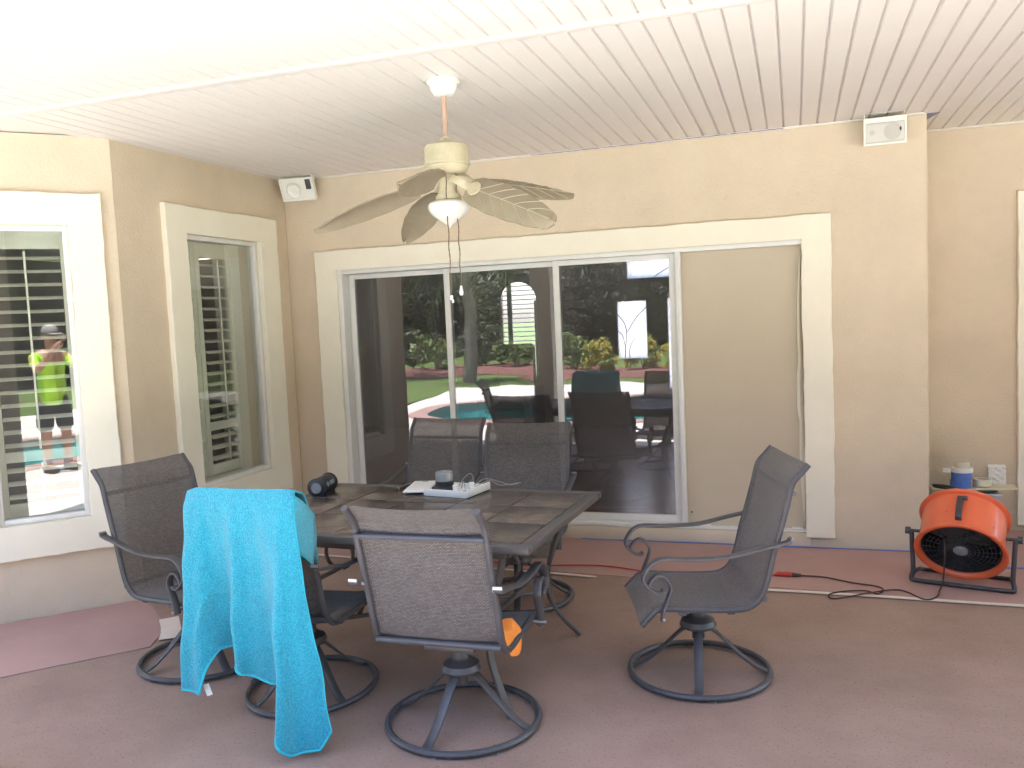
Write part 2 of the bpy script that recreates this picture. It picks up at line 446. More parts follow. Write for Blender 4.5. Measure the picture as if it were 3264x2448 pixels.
def put(name, me, parent=None, loc=None, rot=None):
    o = bpy.data.objects.new(name, me)
    col.objects.link(o)
    if parent: o.parent = parent
    if loc: o.location = loc
    if rot: o.rotation_euler = rot
    return o
def tag(o, label, cat, group=None):
    o['label'] = label; o['category'] = cat
    if group: o['group'] = group
    return o
def thing(name, label, cat, loc=(0, 0, 0), rz=0, group=None):
    o = bpy.data.objects.new(name, None)
    col.objects.link(o)
    o.location = loc; o.rotation_euler = (0, 0, rz); o.empty_display_size = .1
    return tag(o, label, cat, group)
def struct(o, kind='structure'):
    o['kind'] = kind; return o
def copy_tree(o, parent=None):
    c = o.copy(); col.objects.link(c); c.parent = parent
    for ch in list(o.children): copy_tree(ch, c)
    return c

# ================================================================== the place
H = 2.653
XL, YL = -2.384, -1.733
XRC, YR = 2.029, 0.611
DL = Vector((-0.6978, -0.7163, 0))         # left wall runs this way
NL = Vector((0.7163, -0.6978, 0))          # and faces this way

# ---- ground
def sheet(name, pts, z, m, parent=None):
    b = MB(); b.add([(x, y, z) for x, y in pts], [tuple(range(len(pts)))])
    return b.build(name, m, parent, smooth=0)
b = MB()
HX0, HX1, HY0, HY1 = -6.0, 6.0, -10.6, -5.9
G = 320
vs = [(-G, -G), (G, -G), (G, G), (-G, G), (HX0, HY0), (HX1, HY0), (HX1, HY1), (HX0, HY1)]
b.add([(x, y, -.06) for x, y in vs], [(0, 1, 5, 4), (1, 2, 6, 5), (2, 3, 7, 6), (3, 0, 4, 7)])
struct(b.build('lawn', M['lawn'], smooth=0))
struct(sheet('porch_floor', [(-9, -4.05), (9, -4.05), (9, 1.2), (-9, 1.2)], 0.0, M['floor']))

struct(sheet('front_bounce_sheet', [(-9, 5.6), (9, 5.6), (9, 15), (-9, 15)], -.03, M['deck']))  # pale ground added to bounce light onto the frosted panes
pool_pts = catmull([(-4.7, -7.5, 0), (-4.2, -6.65, 0), (-3.1, -6.3, 0), (-1.4, -6.35, 0), (0.2, -6.75, 0), (1.6, -6.85, 0), (3, -6.5, 0), (4.2, -6.7, 0), (4.7, -7.7, 0), (4.0, -8.8, 0), (2.0, -9.4, 0), (-.5, -9.6, 0), (-3, -9.5, 0), (-4.4, -8.9, 0)], 5, True)
def offs(pts, dd):
    n = len(pts); out = []
    for i in range(n):
        t = (pts[(i + 1) % n] - pts[i - 1]).normalized()
        out.append(pts[i] + Vector((-t.y, t.x, 0)) * dd)
    return out
cen = sum(pool_pts, Vector()) / len(pool_pts)
op = offs(pool_pts, .3)
sgn = 1 if (op[0] - cen).length > (pool_pts[0] - cen).length else -1
out_pts = offs(pool_pts, .32 * sgn)
bm = bmesh.new()
deck_out = [(-9, -4.05), (-6.2, -5.2), (-5.5, -8.0), (-6.1, -12.2), (-4.2, -13.2), (-1, -12.9), (4, -12.9), (9, -12.4), (12, -8), (12, -4.05)]
ov = [bm.verts.new((x, y, -.002)) for x, y in deck_out]
iv = [bm.verts.new((p.x, p.y, -.002)) for p in out_pts]
edges = [bm.edges.new((ov[i], ov[(i + 1) % len(ov)])) for i in range(len(ov))] + [bm.edges.new((iv[i], iv[(i + 1) % len(iv)])) for i in range(len(iv))]
bmesh.ops.triangle_fill(bm, use_beauty=True, use_dissolve=False, edges=edges)
bmesh.ops.recalc_face_normals(bm, faces=bm.faces[:])
me = bpy.data.meshes.new('pool_deck'); bm.to_mesh(me); bm.free(); me.materials.append(M['deck'])
struct(put('pool_deck', me))
n = len(pool_pts)
b = MB()
ring = [out_pts, out_pts, pool_pts, pool_pts]; zs = [-.07, .02, .02, -.12]
b.add([(p.x, p.y, z) for rg, z in zip(ring, zs) for p in rg], [(i * n + k, i * n + (k + 1) % n, (i + 1) * n + (k + 1) % n, (i + 1) * n + k) for i in range(3) for k in range(n)])
struct(b.build('pool_coping', M['coping']))
b = MB()
inn = offs(pool_pts, -.35 * sgn)
b.add([(p.x, p.y, -.12) for p in pool_pts] + [(p.x, p.y, -1.15) for p in inn], [(k, (k + 1) % n, n + (k + 1) % n, n + k) for k in range(n)] + [tuple(range(n, 2 * n))])
struct(b.build('pool_basin', M['pool']))
b = MB(); b.add([(p.x, p.y, -.1) for p in pool_pts], [tuple(range(n))])
struct(b.build('water', M['water'], smooth=0))
for cx, cy, rx, ry in ((-7.5, -19.0, 4.2, 2.2), (-2.6, -16.6, 3.2, 1.8), (6.5, -17, 4, 2)):
    b = MB(); pts = [(cx + rx * math.cos(a) * (1 + .1 * math.sin(3 * a)), cy + ry * math.sin(a)) for a in [2 * PI * k / 36 for k in range(36)]]
    b.add([(x, y, -.05) for x, y in pts] + [(cx + (x - cx) * .8, cy + (y - cy) * .8, .05) for x, y in pts], [(k, (k + 1) % 36, 36 + (k + 1) % 36, 36 + k) for k in range(36)] + [tuple(range(36, 72))])
    struct(b.build('mulch_bed', M['mulch']))

# ---- house: one thing, its walls, ceiling, doors and windows are parts
house = thing('house', 'beige stucco house with white soffit porch, cream trims and sliding glass doors', 'house')

def wall(name, p0, d, length, z0, z1, holes, thick, m=None, inner=True):
    """wall whose outer face runs from p0 along d; the outside lies to nrm; holes = (s0,s1,z0,z1)"""
    p0 = Vector((p0[0], p0[1], 0)); d = Vector((d[0], d[1], 0)).normalized()
    nrm = Vector((d.y, -d.x, 0))
    ss = sorted({0, length} | {h[0] for h in holes} | {h[1] for h in holes})
    zz = sorted({z0, z1} | {h[2] for h in holes} | {h[3] for h in holes})
    b = MB()
    def P(s_, z, dep): q = p0 + d * s_ - nrm * dep; return (q.x, q.y, z)
    for i in range(len(ss) - 1):
        for j in range(len(zz) - 1):
            cs, cz = (ss[i] + ss[i + 1]) / 2, (zz[j] + zz[j + 1]) / 2
            if any(h[0] < cs < h[1] and h[2] < cz < h[3] for h in holes): continue
            for dep in (0, thick):
                b.add([P(ss[i], zz[j], dep), P(ss[i + 1], zz[j], dep), P(ss[i + 1], zz[j + 1], dep), P(ss[i], zz[j + 1], dep)], [(0, 1, 2, 3)])
    for h in [(0, length, z0, z1)] + list(holes):
        for a, c in (((h[0], h[2]), (h[1], h[2])), ((h[1], h[2]), (h[1], h[3])), ((h[1], h[3]), (h[0], h[3])), ((h[0], h[3]), (h[0], h[2]))):
            b.add([P(*a, 0), P(*c, 0), P(*c, thick), P(*a, thick)], [(0, 1, 2, 3)])
    return b.build(name, m or M['wall'], house, smooth=0)

WT = .16
# back wall (faces -Y): runs in +X so that nrm = (0,-1)
DX0, DX1, DZ0, DZ1 = -1.962, 1.312, 0.095, 1.958
wall('wall', (XL, 0), (1, 0), XRC - XL, -.02, H + .01, [(DX0 - XL, DX1 - XL, DZ0, DZ1)], WT)
# recessed right wall and its return
wall('wall', (XRC - WT, YR), (1, 0), 3.2, -.02, H + .01, [(2.82 - XRC + WT, 3.5 - XRC + WT, .2, 2.05)], WT)
b = MB(); b.bb(XRC - WT, XRC, WT + .003, YR - .003, -.02, H + .01); b.build('wall', M['wall'], house, smooth=0)
# middle wall (faces +X): run in +Y so nrm = (1,0)
MW = (YL, -1.17, -.392, .535, 2.17)
wall('wall', (XL, YL), (0, 1), -YL - .002, -.02, H + .01, [(-1.17 - YL, -.392 - YL, .535, 2.17)], WT)
# left wall: outer run from the far end toward the corner so that nrm faces the pool
PL1 = Vector((XL, YL, 0)) + DL * 1.35
LS0, LS1 = 1.35 - .70, 1.35 - .245                # window opening along the run
wall('wall', (PL1.x, PL1.y), (-DL.x, -DL.y), 1.35 - .002, -.02, H + .01, [(LS0, LS1, .535, 2.17)], WT)
wall('wall', (-9, PL1.y), (1, 0), 9 + PL1.x - .003, -.02, H + .01, [], WT)
# outer box of the rooms
b = MB(); b.bb(-9, -8.86, PL1.y + WT + .01, 5.5, -.02, H); b.build('interior_wall', M['inwall'], house, smooth=0)
b = MB(); b.bb(4.7, 4.84, YR + WT + .01, 5.5, -.02, H); b.build('interior_wall', M['inwall'], house, smooth=0)
b = MB(); b.add([(-8.8, -1.3, .06), (-2.62, -1.3, .06), (-2.62, .2, .06), (4.65, .2 + .6, .06), (4.65, 5.38, .06), (-8.8, 5.38, .06)], [(0, 1, 2, 3, 4, 5)])
b.build('interior_floor', M['infloor'], house, smooth=0)

# far interior wall with arched window, etched entrance door, side light and transom (seen through the doors)
YF = 5.4
def rect_hole_wall():
    # build by columns
    holes = [(-.945, -.555, .95, 1.70), (-.285, .02, .55, 1.72), (-.80, .05, 1.99, 2.24)]
    p0 = Vector((-8.85, YF, 0)); b = MB()
    AX0, AX1, AZ0, AZ1 = -2.55, -2.04, .75, 2.03
    holes2 = holes + [(AX0, AX1, AZ0, AZ1)]
    ss = sorted({-8.85, 4.7} | {h[0] for h in holes2} | {h[1] for h in holes2})
    zz = sorted({0, H} | {h[2] for h in holes2} | {h[3] for h in holes2})
    for i in range(len(ss) - 1):
        for j in range(len(zz) - 1):
            cs, cz = (ss[i] + ss[i + 1]) / 2, (zz[j] + zz[j + 1]) / 2
            if any(h[0] < cs < h[1] and h[2] < cz < h[3] for h in holes2): continue
            b.add([(ss[i], YF, zz[j]), (ss[i + 1], YF, zz[j]), (ss[i + 1], YF, zz[j + 1]), (ss[i], YF, zz[j + 1])], [(0, 1, 2, 3)])
    # spandrels of the arch
    cx = (AX0 + AX1) / 2; rr = (AX1 - AX0) / 2; zc = AZ1 - rr
    for sgn_ in (-1, 1):
        arc = [(cx + sgn_ * rr * math.cos(t), YF, zc + rr * math.sin(t)) for t in [PI / 2 * k / 10 for k in range(11)]]
        b.add([(cx + sgn_ * rr, YF, AZ1)] + arc, [tuple(range(12))])
    for h in holes2:
        for a, c in (((h[0], h[2]), (h[1], h[2])), ((h[1], h[2]), (h[1], h[3])), ((h[1], h[3]), (h[0], h[3])), ((h[0], h[3]), (h[0], h[2]))):
            b.add([(a[0], YF, a[1]), (c[0], YF, c[1]), (c[0], YF + .12, c[1]), (a[0], YF + .12, a[1])], [(0, 1, 2, 3)])
    b.build('interior_wall', M['inwall'], house, smooth=0)
    return AX0, AX1, AZ0, AZ1
AX0, AX1, AZ0, AZ1 = rect_hole_wall()
aw = MB()
aw.tube([(AX0 + .012, YF - .02, AZ0), (AX0 + .012, YF - .02, AZ1 - .26)], .018, 6); aw.tube([(AX1 - .012, YF - .02, AZ0), (AX1 - .012, YF - .02, AZ1 - .26)], .018, 6)
aw.bb(AX0 + .09, AX0 + .155, YF + .01, YF + .05, AZ0, AZ1 - .02)
arch = aw.build('arched_window', M['shutter'], house)
lb = MB(); lb.box((0, 0, 0), (.30, .055, .008), None, .003)
lm = lb.mesh('louver', M['shutter'])
for k in range(20):
    z = AZ0 + .05 + k * .062
    cx = (AX0 + AX1) / 2; rr = (AX1 - AX0) / 2; zc = AZ1 - rr
    hw = rr if z < zc else math.sqrt(max(0, rr * rr - (z - zc) ** 2))
    x0, x1 = max(AX0 + .157, cx - hw), cx + hw
    if x1 - x0 < .06: continue
    o = put('louver', lm, arch, ((x0 + x1) / 2, YF + .05, z), (R(14), 0, 0)); o.scale = ((x1 - x0) / .30, 1, 1)
    x0, x1 = max(AX0, cx - hw), AX0 + .088
    if x1 - x0 > .02:
        o = put('louver', lm, arch, ((x0 + x1) / 2, YF + .05, z), (R(14), 0, 0)); o.scale = ((x1 - x0) / .30, 1, 1)
def etched(name, x0, x1, z0, z1, arcs, fr=.03):
    b = MB()
    for a in ((x0 - fr, x0, z0 - fr, z1 + fr), (x1, x1 + fr, z0 - fr, z1 + fr), (x0, x1, z0 - fr, z0), (x0, x1, z1, z1 + fr)):
        b.bb(a[0], a[1], YF - .015, YF + .03, a[2], a[3])
    fr_ = b.build(name, M['inwall'], house, smooth=0)
    g = MB(); g.bb(x0, x1, YF + .05, YF + .056, z0, z1); g.build('pane', M['frost'], fr_, smooth=0)
    for pts in arcs:
        q = MB(); q.tube([(x, YF + .045, z) for x, z in [(p.x, p.y) for p in catmull([(x, z, 0) for x, z in pts], 6)]], .006, 5); q.build('leading', M['lead'], fr_)
etched('entrance_door', -.945, -.555, .95, 1.70, [[(-.945, 1.53), (-.86, 1.42), (-.83, 1.28), (-.85, 1.1), (-.86, .96)], [(-.555, 1.62), (-.7, 1.48), (-.82, 1.3)], [(-.945, 1.31), (-.89, 1.26), (-.855, 1.12)], [(-.72, 1.22), (-.79, 1.1), (-.8, .96)]])
etched('side_light', -.285, .02, .55, 1.72, [])
etched('transom', -.80, .05, 1.99, 2.24, [[(-.45, 2.0), (-.25, 2.12), (-.12, 2.23)]])
ac = thing('armchair', 'dark upholstered armchair dimly seen through the glass before the arched window', 'armchair', (-2.2, 4.75, .06))
b = MB(); b.box((0, .15, .72), (.52, .16, .86), None, .06, 3); b.build('backrest', M['sofa'], ac)
b = MB(); b.box((0, -.18, .28), (.5, .56, .2), None, .05, 3); b.build('seat', M['sofa'], ac)
for s_ in (-1, 1):
    b = MB(); b.box((.31 * s_, -.12, .36), (.12, .62, .5), None, .05, 3); b.build('arm', M['sofa'], ac)
    for y in (-.38, .14):
        b = MB(); b.box((.25 * s_, y, .1), (.05, .05, .2), None, .008); b.build('leg', M['lead'], ac)

# ---- porch ceiling: backing sheet with single soffit boards
b = MB(); b.bb(-9.3, 9.3, -3.95, 5.56, H + .016, H + .05)
ceil = b.build('porch_ceiling', M['soffit'], house, smooth=0)
PITCH = .0977
def board_mesh(L):
    # V-jointed board: flat face at z=0, chamfers up to the joint, tongue recessed
    w = PITCH
    prof = [(-w / 2 + .0005, .0145), (-w / 2 + .0005, .011), (-w / 2 + .0028, .0105), (-w / 2 + .0078, 0), (w / 2 - .0078, 0), (w / 2 - .0028, .0105), (w / 2 - .0005, .011), (w / 2 - .0005, .0145)]
    b = MB(); n = len(prof)
    b.add([(x, 0, z) for x, z in prof] + [(x, -L, z) for x, z in prof], [(k, k + 1, n + k + 1, n + k) for k in range(n - 1)] + [tuple(range(n)), tuple(range(2 * n - 1, n - 1, -1))])
    return b.mesh('soffit_board', M['soffit'], 0)
bmA = board_mesh(2.362); bmA2 = board_mesh(2.362 + YR); bmB = board_mesh(.915); bmC = board_mesh(.53)
x = -2.60
groove0 = .342 - PITCH / 2
i0 = int((x - groove0) / PITCH)
for i in range(i0, i0 + 70):
    bx = groove0 + i * PITCH + PITCH
    dz = rnd.uniform(-.0007, .0007)
    rec = bx - PITCH / 2 > XRC - .06
    put('soffit_board', bmA2 if rec else bmA, ceil, (bx, YR if rec else 0, H + dz))
for i in range(i0 - 3, i0 + 57):
    bx = groove0 + i * PITCH + PITCH
    put('soffit_board', bmB, ceil, (bx, -2.415, H + rnd.uniform(-.0007, .0007)))
    put('soffit_board', bmC, ceil, (bx, -3.385, H + rnd.uniform(-.0007, .0007)))
for y in (-2.389, -3.358):
    b = MB(); b.box((0.3, y, H + .001), (9.8, .062, .014), None, .003); b.build('soffit_strip', M['soffit'], ceil)
b = MB(); b.box((-.18, -.012, H - .004), (XRC - XL - .02, .02, .012), None, .003); b.build('edge_strip', M['soffit'], ceil)
b = MB(); b.box((3.2, YR - .012, H - .004), (2.3, .02, .012), None, .003); b.build('edge_strip', M['soffit'], ceil)
b = MB(); b.bb(-9.35, 9.35, -3.99, -3.952, H - .08, H + .16); b.build('fascia', M['soffit'], house, smooth=0)
b = MB(); b.add([(-9.6, -4.12, H + .16), (9.6, -4.12, H + .16), (9.6, 1.2, H + 1.6), (-9.6, 1.2, H + 1.6), (9.6, 5.7, H + .16), (-9.6, 5.7, H + .16)], [(0, 1, 2, 3), (3, 2, 4, 5)])
b.add([(-9.6, -4.12, H + .14), (9.6, -4.12, H + .14), (9.6, 5.7, H + .14), (-9.6, 5.7, H + .14)], [(0, 1, 2, 3)])
b.build('roof', M['roof'], house, smooth=0)
for cx, cy in ((-1.50, -3.74), (5.6, -3.74)):
    b = MB(); b.box((cx, cy, H / 2 - .04), (.24, .24, H - .09), None, .012); b.box((cx, cy, .08), (.30, .30, .16), None, .012); b.box((cx, cy, H - .16), (.29, .29, .12), None, .012)
    b.build('column', M['trim'], house)

# ---- trims with slightly ragged edges
def band(b, p0, p1, nrm, w0, w1, t, jag=.0035, seg=.05, ka=1, kb=1):
    """raised band between p0 and p1 (its centre line) on a wall face; w0/w1 = extents to both sides"""
    p0 = Vector(p0); p1 = Vector(p1); nrm = Vector(nrm); d = (p1 - p0); L = d.length; d.normalize(); s_ = nrm.cross(d).normalized()
    k = max(2, int(L / seg)); vs = []; ja = jb = 0
    for i in range(k + 1):
        c = p0 + d * (L * i / k)
        ja = ja * .4 + rnd.uniform(-jag, jag); jb = jb * .4 + rnd.uniform(-jag, jag)
        if i in (0, k): ja = jb = 0
        a = s_ * (-w0 + ja * ka); e = s_ * (w1 + jb * kb)
        qa = .004 * ka + .0004; qb = .004 * kb + .0004
        vs += [c + a, c + a + nrm * (t - qa), c + a + s_ * qa + nrm * t, c + e - s_ * qb + nrm * t, c + e + nrm * (t - qb), c + e]
    fs = []
    for i in range(k):
        for q in range(5): fs.append((i * 6 + q, i * 6 + q + 1, (i + 1) * 6 + q + 1, (i + 1) * 6 + q))
    fs.append((0, 1, 2, 3, 4, 5)); fs.append(tuple(k * 6 + q for q in range(5, -1, -1)))
    b.add(vs, fs)

# ---- sliding door (raised frame, three glazed leaves, closed pocket)
fr = MB()
fy0, fy1 = -.012, .15
fr.bb(DX0, DX0 + .035, fy0, fy1, DZ0, DZ1, .003)
fr.bb(DX0 + .035, DX1, fy0, fy1, DZ1 - .03, DZ1, .003)
fr.bb(DX0 + .035, .56, fy0 - .01, fy1, DZ0, DZ0 + .028, .003)
fr.bb(.562, DX1, fy0 + .004, fy1, DZ0, DZ0 + .012, .003)
fr.bb(.528, .562, fy0, fy1, DZ0 + .028, DZ1 - .03, .003)
sd = fr.build('sliding_door', M['alu'], house)
sd['label'] = 'wide sliding glass door with three tinted leaves and white frame'
MX = [DX0 + .037, -1.1166, -.2888, .526]
for i in range(3):
    y = .10 - .032 * i
    x0, x1 = MX[i] - (.022 if i else 0), MX[i + 1] + (.022 if i < 2 else 0)
    z0, z1 = DZ0 + .03, DZ1 - .032
    lf = MB(); sw = .043
    lf.bb(x0, x0 + sw, y - .013, y + .013, z0, z1, .003)
    lf.bb(x1 - sw, x1, y - .013, y + .013, z0, z1, .003)
    lf.bb(x0 + sw, x1 - sw, y - .012, y + .012, z0, z0 + .05, .003)
    lf.bb(x0 + sw, x1 - sw, y - .012, y + .012, z1 - .035, z1, .003)
    leaf = lf.build('door_leaf', M['alu'], sd)
    g = MB(); g.bb(x0 + sw - .004, x1 - sw + .004, y - .003, y + .003, z0 + .046, z1 - .031); g.build('pane', M['glassd'], sd, smooth=0)
b = MB(); b.bb(.563, DX1 - .001, .045, .06, DZ0 + .012, DZ1 - .031); pk = b.build('pocket_panel', M['pocket'], sd, smooth=0)
# peeled strip of masking paper hanging at the pocket's right side
rows = []
for i in range(25):
    t = i / 24; z = 1.90 - t * 1.74
    wv = .030 * math.sin(PI * t) ** .7 + .006 * math.sin(9 * t) + (.012 if .42 < t < .6 else 0)
    rows.append([(DX1 - .004, .04, z), (DX1 - .004 - wv * .5, .028 - .012 * math.sin(5 * t), z), (DX1 - .005 - wv, .036, z)])
b = MB(); b.grid(rows); b.build('loose_paper_strip', M['trim'], sd)
b = MB(); b.box((.64, .03, DZ0 + .0165), (.14, .05, .006), None, .002); b.box((1.26, .03, DZ0 + .02), (.07, .04, .01), None, .003)
b.build('track_debris', M['white'], sd)
# ledge below the door
b = MB(); b.box(((DX0 + DX1) / 2, -.012, .046), (DX1 - DX0 + .05, .03, .092), None, .006); b.build('door_step', M['wall'], house)
tr = MB()
TL, TR, TZ, TB = -2.137, 1.4866, 2.106, .071
band(tr, (TL, 0, (TZ + 1.958) / 2), (TR, 0, (TZ + 1.958) / 2), (0, -1, 0), .074, .074, .034, ka=0)
band(tr, ((TL + DX0) / 2, 0, 1.958), ((TL + DX0) / 2, 0, TB + .02), (0, -1, 0), .0875, .0875, .034)
band(tr, ((TR + DX1) / 2, 0, 1.958), ((TR + DX1) / 2, 0, TB), (0, -1, 0), .0873, .0873, .034)
tr.build('door_trim', M['trim'], sd, smooth=30)

# ---- shuttered windows
def window(origin, along, nrm, s0, s1, z0, z1, tw, label, panels, depth=.25, trim_out=None, tz=(.345, 2.345), shutters=True):
    O = Vector((origin[0], origin[1], 0)); A = Vector(along); N_ = Vector(nrm); Z = Vector((0, 0, 1))
    T = Matrix(((A.x, -N_.x, 0, O.x), (A.y, -N_.y, 0, O.y), (0, 0, 1, 0), (0, 0, 0, 1)))   # local x along, y inward, z up
    f = MB(); w = .03
    for a in ((s0, s0 + w, z0, z1), (s1 - w, s1, z0, z1), (s0 + w, s1 - w, z0, z0 + w), (s0 + w, s1 - w, z1 - w, z1)):
        f.box(((a[0] + a[1]) / 2, .035, (a[2] + a[3]) / 2), (a[1] - a[0], .06, a[3] - a[2]), T, .003)
    win = f.build('window', M['alu'], house)
    win['label'] = label
    g = MB(); g.box(((s0 + s1) / 2, .04, (z0 + z1) / 2), (s1 - s0 - 2 * w + .008, .005, z1 - z0 - 2 * w + .008), T); g.build('pane', M['glassw'], win, smooth=0)
    t = MB()
    c0, c1 = trim_out
    def W(s_, z): q = O + A * s_; return (q.x, q.y, z)
    hw = (tz[1] - z1) / 2
    band(t, W(c0, (tz[1] + z1) / 2), W(c1, (tz[1] + z1) / 2), N_, hw, hw, .036, ka=0)
    hb = (z0 - tz[0]) / 2
    band(t, W(c0, (tz[0] + z0) / 2), W(c1, (tz[0] + z0) / 2), N_, hb, hb, .036, kb=0)
    for a, e in ((c0, s0), (s1, c1)):
        h2 = abs(e - a) / 2
        band(t, W((a + e) / 2, z1), W((a + e) / 2, z0), N_, h2, h2, .036)
    t.build('trim', M['trim'], win, smooth=30)
    if not shutters: return win
    # deep jamb behind the glass
    j = MB()
    for a in ((s0 - .012, s0 - .001), (s1 + .001, s1 + .012)):
        j.box(((a[0] + a[1]) / 2, (WT + depth + .06) / 2 + .04, (z0 + z1) / 2), (a[1] - a[0], depth - .02, z1 - z0), T)
    j.box(((s0 + s1) / 2, WT / 2 + depth / 2 + .07, z0 - .006), (s1 - s0, depth - .02, .012), T)
    j.box(((s0 + s1) / 2, WT / 2 + depth / 2 + .07, z1 + .006), (s1 - s0, depth - .02, .012), T)
    j.build('jamb', M['shutter'], win, smooth=0)
    st = .045
    for (a0, a1) in panels:
        p = MB()
        for q in ((a0, a0 + st), (a1 - st, a1)):
            p.box(((q[0] + q[1]) / 2, depth, (z0 + z1) / 2), (st, .028, z1 - z0 - .01), T, .003)
        zs_ = [(z0 + .006, .615), (.853, .912), (2.06, z1 - .006)]
        for q in zs_: p.box(((a0 + a1) / 2, depth, (q[0] + q[1]) / 2), (a1 - a0 - 2 * st, .026, q[1] - q[0]), T, .003)
        rx = a0 + (a1 - a0) * .5
        for q in ((.925, 2.045), (.64, .845)): p.box((rx, depth - .05, (q[0] + q[1]) / 2), (.012, .010, q[1] - q[0]), T, .002)
        sp = p.build('shutter_panel', M['shutter'], win)
        lv = MB(); lw = a1 - a0 - 2 * st - .004
        prof = [(-.037, 0), (-.02, .0055), (0, .007), (.02, .0055), (.037, 0), (.02, -.0055), (0, -.007), (-.02, -.0055)]
        k_ = len(prof); tilt = R(15)
        pr = [(y * math.cos(tilt) - z * math.sin(tilt), y * math.sin(tilt) + z * math.cos(tilt)) for y, z in prof]
        lv.add([(-lw / 2, y, z) for y, z in pr] + [(lw / 2, y, z) for y, z in pr], [(q, (q + 1) % k_, k_ + (q + 1) % k_, k_ + q) for q in range(k_)] + [tuple(range(k_)), tuple(range(2 * k_ - 1, k_ - 1, -1))])
        lme = lv.mesh('louver', M['shutter'])
        ang = math.atan2(A.y, A.x)
        mid = O + A * ((a0 + a1) / 2) - N_ * depth
        zl = [.95 + i * .0757 for i in range(15)] + [.655 + i * .0757 for i in range(3)]
        flip = Matrix.Rotation(ang, 4, 'Z')
        if (flip @ Vector((0, 1, 0))).dot(-N_) < 0: ang += PI
        for z in zl: put('louver', lme, win, (mid.x, mid.y, z), (0, 0, ang))
    return win
# middle window: along +Y from the corner (s = y - YL)
window((XL, YL), (0, 1, 0), (1, 0, 0), -1.17 - YL, -.392 - YL, .535, 2.17, .19, 'tall window on the inner side wall with open white shutters',
       [(-1.17 - YL + .004, -.785 - YL), (-.779 - YL, -.392 - YL - .004)], trim_out=(-1.36 - YL, -.183 - YL))
# left window: along the run toward the corner (s measured from PL1)
window((PL1.x, PL1.y), (-DL.x, -DL.y, 0), (NL.x, NL.y, 0), LS0, LS1, .535, 2.17, .19, 'brightly lit shuttered window at the left edge mirroring the photographer',
       [(LS0 + .003, LS1 - .003)], depth=.22, trim_out=(LS0 - .19, LS1 + .175))
window((XRC - WT, YR), (1, 0, 0), (0, -1, 0), 2.82 - XRC + WT, 3.5 - XRC + WT, .2, 2.05, .17, 'window with cream trim cut off by the right edge',
       [], trim_out=(2.634 - XRC + WT, 3.68 - XRC + WT), tz=(.044, 2.216), shutters=False)

# patch marks and nail holes on the back wall
b = MB()
for x, z in ((-.33, 2.32), (.20, 2.31), (.86, 2.26), (1.30, 2.24), (-2.0, 2.2), (-2.27, 2.23), (-1.45, 2.05)):
    b.lathe([(.013, 0), (.012, .003), (.004, .004)], 10, Matrix.Translation((x, -.001, z)) @ Matrix.Rotation(PI / 2, 4, 'X'), cap1=True)
o = b.build('screw_patch', M['wall'], house); o['kind'] = 'stuff'
b = MB(); b.box((.587, .040, .196), (.010, .008, .010)); b.build('nail', M['black'], house)

# ================================================================== floor coverings
def paper(name, pts, label, cat, m, z=.004, grid=None):
    b = MB(); n = len(pts)
    b.add([(x, y, z) for x, y in pts] + [(x, y, .0005) for x, y in pts], [tuple(range(n))] + [(k, (k + 1) % n, n + (k + 1) % n, n + k) for k in range(n)])
    return tag(b.build(name, m, smooth=0), label, cat)
def jagline(p, q, k, a):
    p = Vector(p); q = Vector(q); d = q - p; nn = Vector((-d.y, d.x)).normalized(); out = []
    for i in range(k + 1): out.append(tuple(p + d * (i / k) + nn * (0 if i in (0, k) else rnd.uniform(-a, a))))
    return out
base0 = Vector((XL, YL, 0)) + NL * .006
e1 = base0 + DL * 1.30
paper('floor_paper', jagline((base0.x - .02, base0.y - .03), (e1.x, e1.y), 14, .004) + jagline((e1.x + .62, e1.y - .62), (-1.80, -2.36), 16, .005) + [(-1.86, -2.22), (-2.02, -2.02), (-2.24, -1.84)],
      'pinkish rosin paper sheet taped along the left window wall', 'paper', M['paper'])
paper('floor_paper', jagline((XL + .02, -.035), (XRC + .02, -.035), 40, .004) + [(XRC + .03, YR - .03), (4.2, YR - .03), (4.2, -.96)] + jagline((2.6, -.96), (-2.2, -.69), 40, .004),
      'long strip of pinkish rosin paper along the back wall below the doors', 'paper', M['paper'])
tp = MB()
edge = [(-2.2, -.70), (-1.0, -.785), (-.2, -.845), (.13, -.88), (1.1, -.935), (1.6, -.94), (2.4, -.965), (4.0, -.975)]
def strip_mesh(pts, w, z):
    b = MB(); vs = []; n = len(pts)
    for i in range(n):
        t = (Vector(pts[min(i + 1, n - 1)]) - Vector(pts[max(i - 1, 0)])).normalized(); nn = Vector((-t.y, t.x)) * w / 2
        c = Vector(pts[i])
        for s_ in (1, -1):
            q = c + nn * s_ * (1 + rnd.uniform(-.08, .08)); vs += [(q.x, q.y, z), (q.x, q.y, z - .003)]
    fs = []
    for i in range(n - 1):
        a = i * 4; e = a + 4
        fs += [(a, a + 2, e + 2, e), (a, e, e + 1, a + 1), (a + 2, a + 3, e + 3, e + 2)]
    b.add(vs, fs); return b
def fine(pts, k): return [tuple(p.xy) for p in catmull([(x, y, 0) for x, y in pts], k)]
tag(strip_mesh(fine(edge[:4], 6), .028, .0085).build('masking_tape', M['wtape'], smooth=0), 'white masking tape strip on paper edge under the table', 'tape')
tag(strip_mesh(fine(edge[4:], 6), .034, .0085).build('masking_tape', M['wtape'], smooth=0), 'white masking tape strip on paper edge in front of the orange fan', 'tape')
tag(strip_mesh([(-1.99, -2.0), (-1.90, -2.09), (-1.83, -2.17), (-1.77, -2.26)], .10, .009).build('masking_tape', M['wtape'], smooth=0), 'wide white tape patch on paper corner behind the left chair', 'tape')
